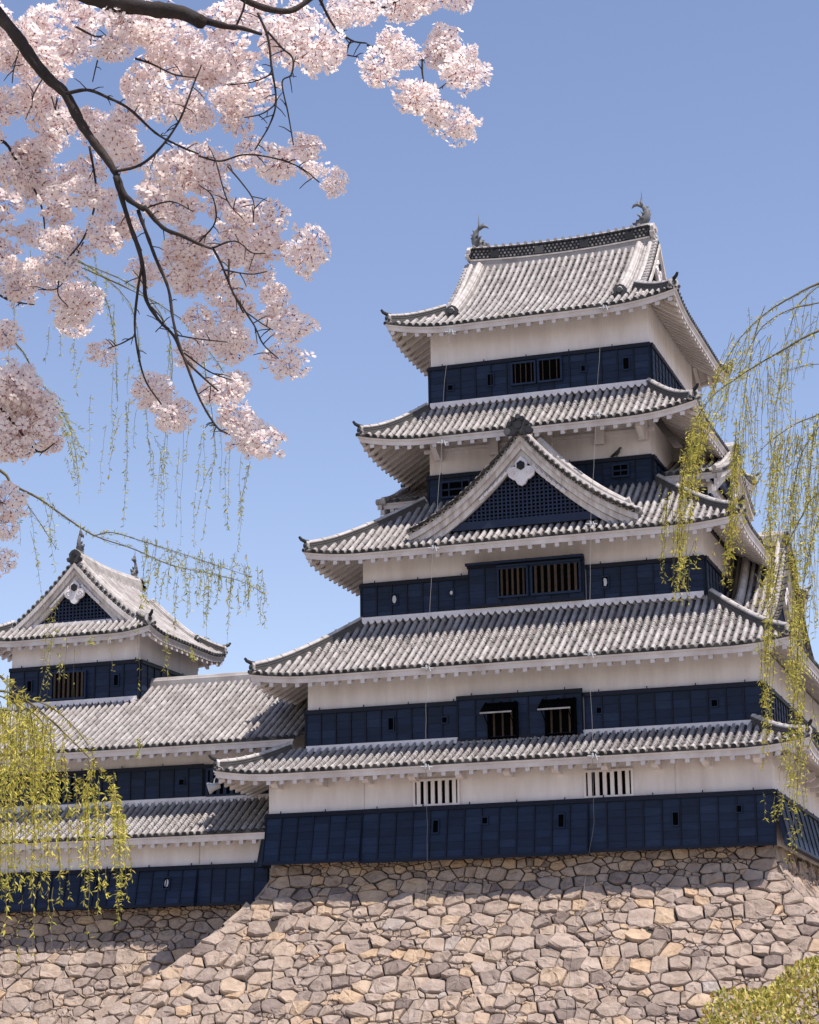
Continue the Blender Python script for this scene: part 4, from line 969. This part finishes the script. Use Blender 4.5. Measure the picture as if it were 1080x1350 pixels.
def willow(name_label, root, top, limbs, strands, dist, seed, leaf, mats, extra=0, group='weeping willows'):
    rng = random.Random(seed)
    root = V(root); w = thing('willow_tree', name_label, 'willow', root, group)
    mb = MB(); tp = smooth_path([root, lerp(root, top, .4)+V((.12, .1, 0)), lerp(root, top, .75)+V((-.1, .05, .1)), top]); n = len(tp)
    mb.tube(tp, [lerp(.20, .08, i/(n-1))+(.1*(1-i/3) if i < 3 else 0) for i in range(n)], 12); mb.build('trunk', M['willowbark'], w, True)
    for pts, r0, r1, dd_ in limbs:
        pth = [top]+px_path(pts, dist+dd_, .01, rng, 4) if r0 > 6 else px_path(pts, dist+dd_, .01, rng, 4)
        k = len(pth); mb = MB(); mb.tube(pth, [(lerp(r0, r1, i/(k-1)) if r0 < 6 else max(r1, r0*.8*(1-i/(k-1))**1.6+1.5))*.00075 for i in range(k)], 6, 0)
        if r0 <= 40:
            p2 = pth[(len(pth)//3 if r0 > 6 else 1):]
            for q in range(2): leafy_strand(mb, [p+V((rng.gauss(0, .008), 0, rng.gauss(0, .008))) for p in p2], rng, .8, leaf*.9, .9, 0, 1, .001)
        mb.build('branch', [M['willowbark'], M[mats]], w)
    def in_view(p, m=25):
        d = p-CAM; z = d.dot(CF); x = 540+FPX*d.dot(CR)/z; y = 675-FPX*d.dot(CU)/z
        return -m < x < 1080+m and y > -m
    outer = MB()
    for pts, r0, r1, dd_ in limbs:
        if r0 <= 6: continue
        pth = smooth_path([top]+[ray_at(p[0], p[1], dist+dd_) for p in pts], 6)
        for a, b in zip(pth, pth[1:]):
            for _ in range(max(1, int((b-a).length/.07))):
                p = lerp(a, b, rng.random())+V((0, rng.uniform(-.1, .1), 0))
                if in_view(p): continue
                L = rng.uniform(.35, 1.3); e = V((rng.gauss(0, .08), rng.gauss(0, .08), 0))
                leafy_strand(outer, [p+e*(t/5)-V((0, 0, L*t/5)) for t in range(6)], rng, 1., leaf)
    tag(outer.build('foliage', [M['willowbark'], M[mats]], w), kind='stuff')
    def add(q):
        x0, y0, x1, y1, de = q; mb = MB(); d = dist+rng.uniform(-.5, .5)
        leafy_strand(mb, hang(x0, y0, x1, y1, d, rng), rng, de*(1.2 if seed == 43 else 1.35), leaf, .42 if seed == 43 else .6, 0. if de > .45 else .1)
        if de > .75: leafy_strand(mb, hang(x0+rng.gauss(0, 5), y0+rng.uniform(0, 12), x1+rng.gauss(0, 5), lerp(y0, y1, rng.uniform(.45, .95)), d+rng.uniform(-.1, .1), rng), rng, de*1.2, leaf)
        if seed == 41:
            for _ in range(3): leafy_strand(mb, hang(x0+rng.gauss(5, 10), y0+rng.uniform(-10, 15), x1+rng.gauss(2, 9), lerp(y0, y1, rng.uniform(.6, 1.15)), d+rng.uniform(-.3, .3), rng), rng, de*.85, leaf)
        return mb
    for i, q in enumerate(strands):
        mb = add(q)
        if i < 96: mb.build('hanging_strand', [M['willowbark'], M[mats]], w)
    return w

def spread(items, n, rng, jx=6, jy=14, dens=1.):
    out = []
    for x0, y0, x1, y1, de in items:
        for j in range(n): out.append((x0+rng.gauss(0, jx), y0+rng.uniform(-jy, jy), x1+rng.gauss(0, jx), y1+rng.uniform(-jy*1.8, jy), de*dens))
    return out
rw = random.Random(8)
RS = spread([(934,525,908,645,1.3),(915,560,905,700,1.3),(906,600,893,760,1.1),(925,545,926,610,.9),(968,590,965,690,1.2),(975,560,968,720,1.1),(965,680,958,765,1.1),(1020,690,1013,800,1.2),(1015,740,1009,880,1.2),(1012,830,1006,985,1.1),(1050,730,1048,850,1.2),(1045,800,1045,920,1.3),(1058,780,1055,900,1.1),(1041,860,1043,940,1.),(1050,890,1049,1010,1.1),(1042,960,1045,1080,1.1)], 2, rw, 3, 10)
RS += spread([(960,470,934,560,.8),(975,455,950,575,.8),(990,440,968,565,.7),(1006,428,985,560,.7),(1020,470,1014,580,.6),(1048,440,1044,555,.6),(1062,395,1058,490,.6),(1000,505,998,640,.6),(1015,590,1008,720,.9),(1030,570,1020,700,1.),(1040,560,1034,690,.8),(1055,560,1050,730,.8),(1067,560,1066,730,.8),(1077,556,1074,760,.8),(995,605,990,690,.6),(1045,640,1040,770,.9),(1075,650,1070,800,.6),(1062,690,1066,850,.6)], 2, rw, 5, 18)
RS += [(880,660,876,770,.9),(900,690,896,790,.8),(905,700,902,775,.9),(899,740,908,800,.35),(882,640,872,715,.5),(1055,970,1052,1070,.7),(1035,975,1028,1030,.5),(1046,1075,1043,1135,.35),(1022,1050,1020,1085,.9),(1040,1085,1052,1120,.4),(1032,470,1028,600,.6),(985,520,978,625,.5)]
rt_ = ray_at(2350, 900, 12.); rt_.z = -7.7
willow('weeping willow with long yellow-green whips hanging in from the right edge', rt_, ray_at(2150, -250, 11.5),
       [([(1300, 250), (1180, 335), (1080, 372), (1045, 393), (1010, 413), (975, 448), (950, 490), (936, 525)], 16, 2, 0), ([(1080, 398), (1040, 408), (1005, 430), (985, 466), (972, 500)], 5, 1.5, .1),
        ([(1320, 300), (1200, 395), (1080, 437), (1040, 457), (1000, 480), (970, 500), (940, 522), (915, 560), (905, 600)], 15, 2, -.3), ([(1320, 380), (1200, 500), (1080, 546), (1050, 560), (1015, 580), (990, 607)], 11, 1.8, .2),
        ([(1320, 440), (1180, 590), (1080, 650), (1062, 672), (1048, 700), (1030, 735), (1018, 770)], 11, 1.8, -.2), ([(1080, 478), (1055, 484), (1030, 492)], 3, 1.2, .1), ([(1100, 540), (1060, 590), (1046, 650), (1048, 730), (1045, 800)], 4, 1.6, -.1), ([(1095, 365), (1070, 385), (1050, 410), (1030, 470)], 3.5, 1.4, .3), ([(1100, 640), (1075, 700), (1058, 780), (1050, 880), (1044, 970)], 4, 1.5, -.2),
        ([(905, 600), (897, 660), (893, 720)], 2.2, 1.2, -.3), ([(1030, 735), (1018, 800), (1008, 880)], 2.4, 1.2, -.2)],
       RS, 11.5, 41, .028, 'willowleaf')
rw = random.Random(18)
LS = []
for x in range(0, 170, 7):      # the heavy curtain at the lower left
    top = 915+max(0, (x-40))*.95+rw.uniform(-15, 15); bot = 1205-abs(x-60)*.25+rw.uniform(-70, 25)
    for j in range(2 if x < 60 else 1): LS.append((x+rw.gauss(0, 4)-2, top+rw.uniform(0, 40), x+rw.gauss(0, 4), bot-(rw.uniform(0, 130) if j else 0), 1.35))
LS += [(150, 1040, 160, 1180, 1.5), (156, 1060, 155, 1220, 1.2), (148, 1035, 152, 1150, 1.5), (118, 1005, 117, 1170, 1.3), (10, 890, 5, 1030, 1.5), (25, 910, 22, 1040, 1.6), (42, 925, 40, 1050, 1.6), (58, 940, 52, 1060, 1.5), (72, 960, 70, 1080, 1.5), (30, 1180, 22, 1290, .6), (48, 1170, 42, 1260, .5), (8, 1150, 6, 1270, .6), (70, 1170, 68, 1250, .3), (118, 1160, 119, 1240, .25), (155, 1190, 156, 1222, .6)]
LS += spread([(5, 920, 2, 1000, 1.5), (20, 935, 16, 1020, 1.5), (36, 945, 34, 1030, 1.5), (50, 955, 50, 1045, 1.4)], 2, rw, 6, 15)
lr = ray_at(-1250, 1250, 9.6); lr.z = -7.7
willow('weeping willow with a heavy golden-green curtain in the lower left corner', lr, ray_at(-1050, 350, 9.4),
       [([(-200, 720), (-60, 860), (0, 890), (22, 930), (28, 990)], 14, 2, 0), ([(-200, 740), (-50, 890), (20, 915), (60, 945), (95, 978), (130, 1012), (150, 1045), (158, 1085)], 14, 2, .1), ([(-60, 900), (20, 925), (60, 960), (75, 1010)], 7, 1.5, -.3), ([(20, 915), (70, 935), (110, 975), (132, 1020)], 4, 1.4, .2), ([(0, 893), (35, 925), (48, 1000)], 4, 1.4, -.2)],
       LS, 9.2, 43, .029, 'willowleaf')
rw = random.Random(28)
US = [(155, 535, 144, 628, .8), (171, 525, 163, 695, .9), (194, 572, 202, 640, .9), (221, 568, 214, 695, 1.), (203, 575, 222, 645, .8), (268, 560, 269, 640, .9), (284, 600, 268, 710, .9), (303, 590, 299, 700, .9), (330, 608, 311, 738, 1.), (242, 566, 238, 720, .1), (93, 590, 105, 665, .9), (70, 518, 50, 570, .7), (58, 660, 74, 755, .8), (25, 640, 27, 720, .8), (38, 665, 50, 752, .7), (62, 650, 74, 720, .7), (170, 470, 168, 520, .8), (224, 450, 220, 520, .8), (125, 330, 130, 400, .8), (138, 360, 142, 420, .9), (98, 440, 96, 490, .8), (65, 430, 60, 480, .7), (110, 470, 100, 520, .7), (12, 460, 10, 500, .7), (250, 540, 246, 610, .6), (180, 540, 176, 590, .5)]
US += [(x, 745+(x-200)*.16+rw.uniform(-28, 10), x+rw.uniform(-12, 6), 780+(x-200)*.18+rw.uniform(0, 55), .9) for x in range(195, 350, 8)]
US += [(x, 706+(x-200)*.22+rw.uniform(-5, 10), x+rw.uniform(-10, 8), 740+(x-200)*.25+rw.uniform(0, 40), .8) for x in range(190, 340, 15)]

US += [(150, 470, 148, 560, .5), (212, 600, 208, 700, .4), (236, 590, 232, 690, .6), (262, 620, 255, 720, .6), (292, 560, 290, 650, .5), (318, 600, 316, 690, .6), (140, 560, 132, 650, .5), (120, 520, 117, 600, .5), (20, 380, 18, 450, .8), (40, 330, 38, 400, .6), (82, 400, 80, 470, .8), (150, 400, 152, 460, .8)]
US += spread([(35, 500, 78, 560, 1.), (62, 520, 100, 600, 1.1), (80, 540, 105, 625, 1.)], 2, rw, 6, 8)
US += [(40, 700, 60, 850, .5), (75, 790, 62, 920, .9), (78, 830, 52, 920, .6), (80, 850, 78, 900, .8), (98, 850, 97, 930, .1), (183, 820, 182, 935, .35), (122, 840, 118, 850, .9), (142, 830, 148, 885, .3), (220, 830, 221, 890, .9), (252, 850, 255, 875, 1.), (182, 975, 184, 1000, .9), (90, 820, 85, 900, .4)]
ur = ray_at(-1350, 1250, 13.6); ur.z = -7.7
willow('sparse weeping willow with thin branches crossing the sky above the corner turret', ur, ray_at(-1150, -100, 13.4),
       [([(-250, 480), (-80, 580), (0, 620), (16, 638), (51, 657), (86, 681), (124, 704), (175, 723), (226, 743), (280, 755), (322, 767), (350, 786)], 22, 2.5, 0), ([(126, 704), (148, 702), (183, 712), (218, 724), (272, 739), (332, 762)], 5, 2, -.1), ([(23, 646), (47, 681), (74, 722)], 4, 2, .1),
        ([(-250, 300), (-60, 400), (20, 450), (50, 500), (80, 535), (96, 580), (105, 635)], 12, 2, .3), ([(-250, 200), (0, 300), (60, 330), (130, 380), (150, 440), (155, 530)], 11, 2, .4), ([(0, 300), (100, 340), (170, 400), (185, 480), (195, 570)], 6, 1.6, .4), ([(60, 330), (180, 380), (225, 450), (222, 565)], 5, 1.6, .5), ([(60, 330), (240, 420), (275, 520), (285, 600)], 5, 1.6, .3), ([(240, 420), (300, 500), (328, 605)], 3.5, 1.4, .2)],
       US, 13.2, 47, .029, 'willowthin')

# ---- clipped shrub, lower right
rs = random.Random(5); c0 = ray_at(1158, 1592, 8.7); rx, rz = 1.05, 1.02
shr = thing('shrub', 'rounded yellow-green shrub in the lower right corner', 'shrub', (c0.x, c0.y, -7.65))
mb = MB()
for _ in range(60):
    d = V((rs.gauss(0, 1), rs.gauss(0, 1), abs(rs.gauss(0, 1)))).normalized()
    b = V((c0.x, c0.y, -7.66))+V((d.x*.12, d.y*.12, 0)); e = c0+V((d.x*rx*.93, d.y*rx*.93, d.z*rz*.93)); m_ = lerp(b, e, .5)+V((d.x*.1, d.y*.1, -.05))
    mb.tube([b, m_, e], [.012, .008, .003], 5)
mb.build('stems', M['shrubtwig'], shr)
mb = MB()
for i in range(44000):
    d = V((rs.gauss(0, 1), rs.gauss(0, 1), rs.gauss(.15, 1))).normalized()
    if d.z < -.75: continue
    bumpy = 1+.025*math.sin(d.x*9+1)*math.sin(d.y*8+2)+.03*math.sin(d.z*17+d.x*11)
    p = c0+V((d.x*rx, d.y*rx, d.z*rz))*bumpy*(1-.10*rs.random()**1.8)
    if p.z < -7.6: continue
    a = (d*.7+V([rs.gauss(0, .6) for _ in range(3)])+V((0, 0, .2))).normalized(); l = rs.uniform(.014, .026); w = a.cross(V([rs.gauss(0, 1) for _ in range(3)])).normalized()*l*.30; n_ = a.cross(w).normalized()*l*.12
    mb.add([p, p+a*l*.4+w+n_, p+a*l*.75+w*.75+n_*.6, p+a*l, p+a*l*.75-w*.75+n_*.6, p+a*l*.4-w+n_], [(0, 1, 2, 3), (0, 3, 4, 5)])
mb.build('foliage', M['shrubleaf'], shr)
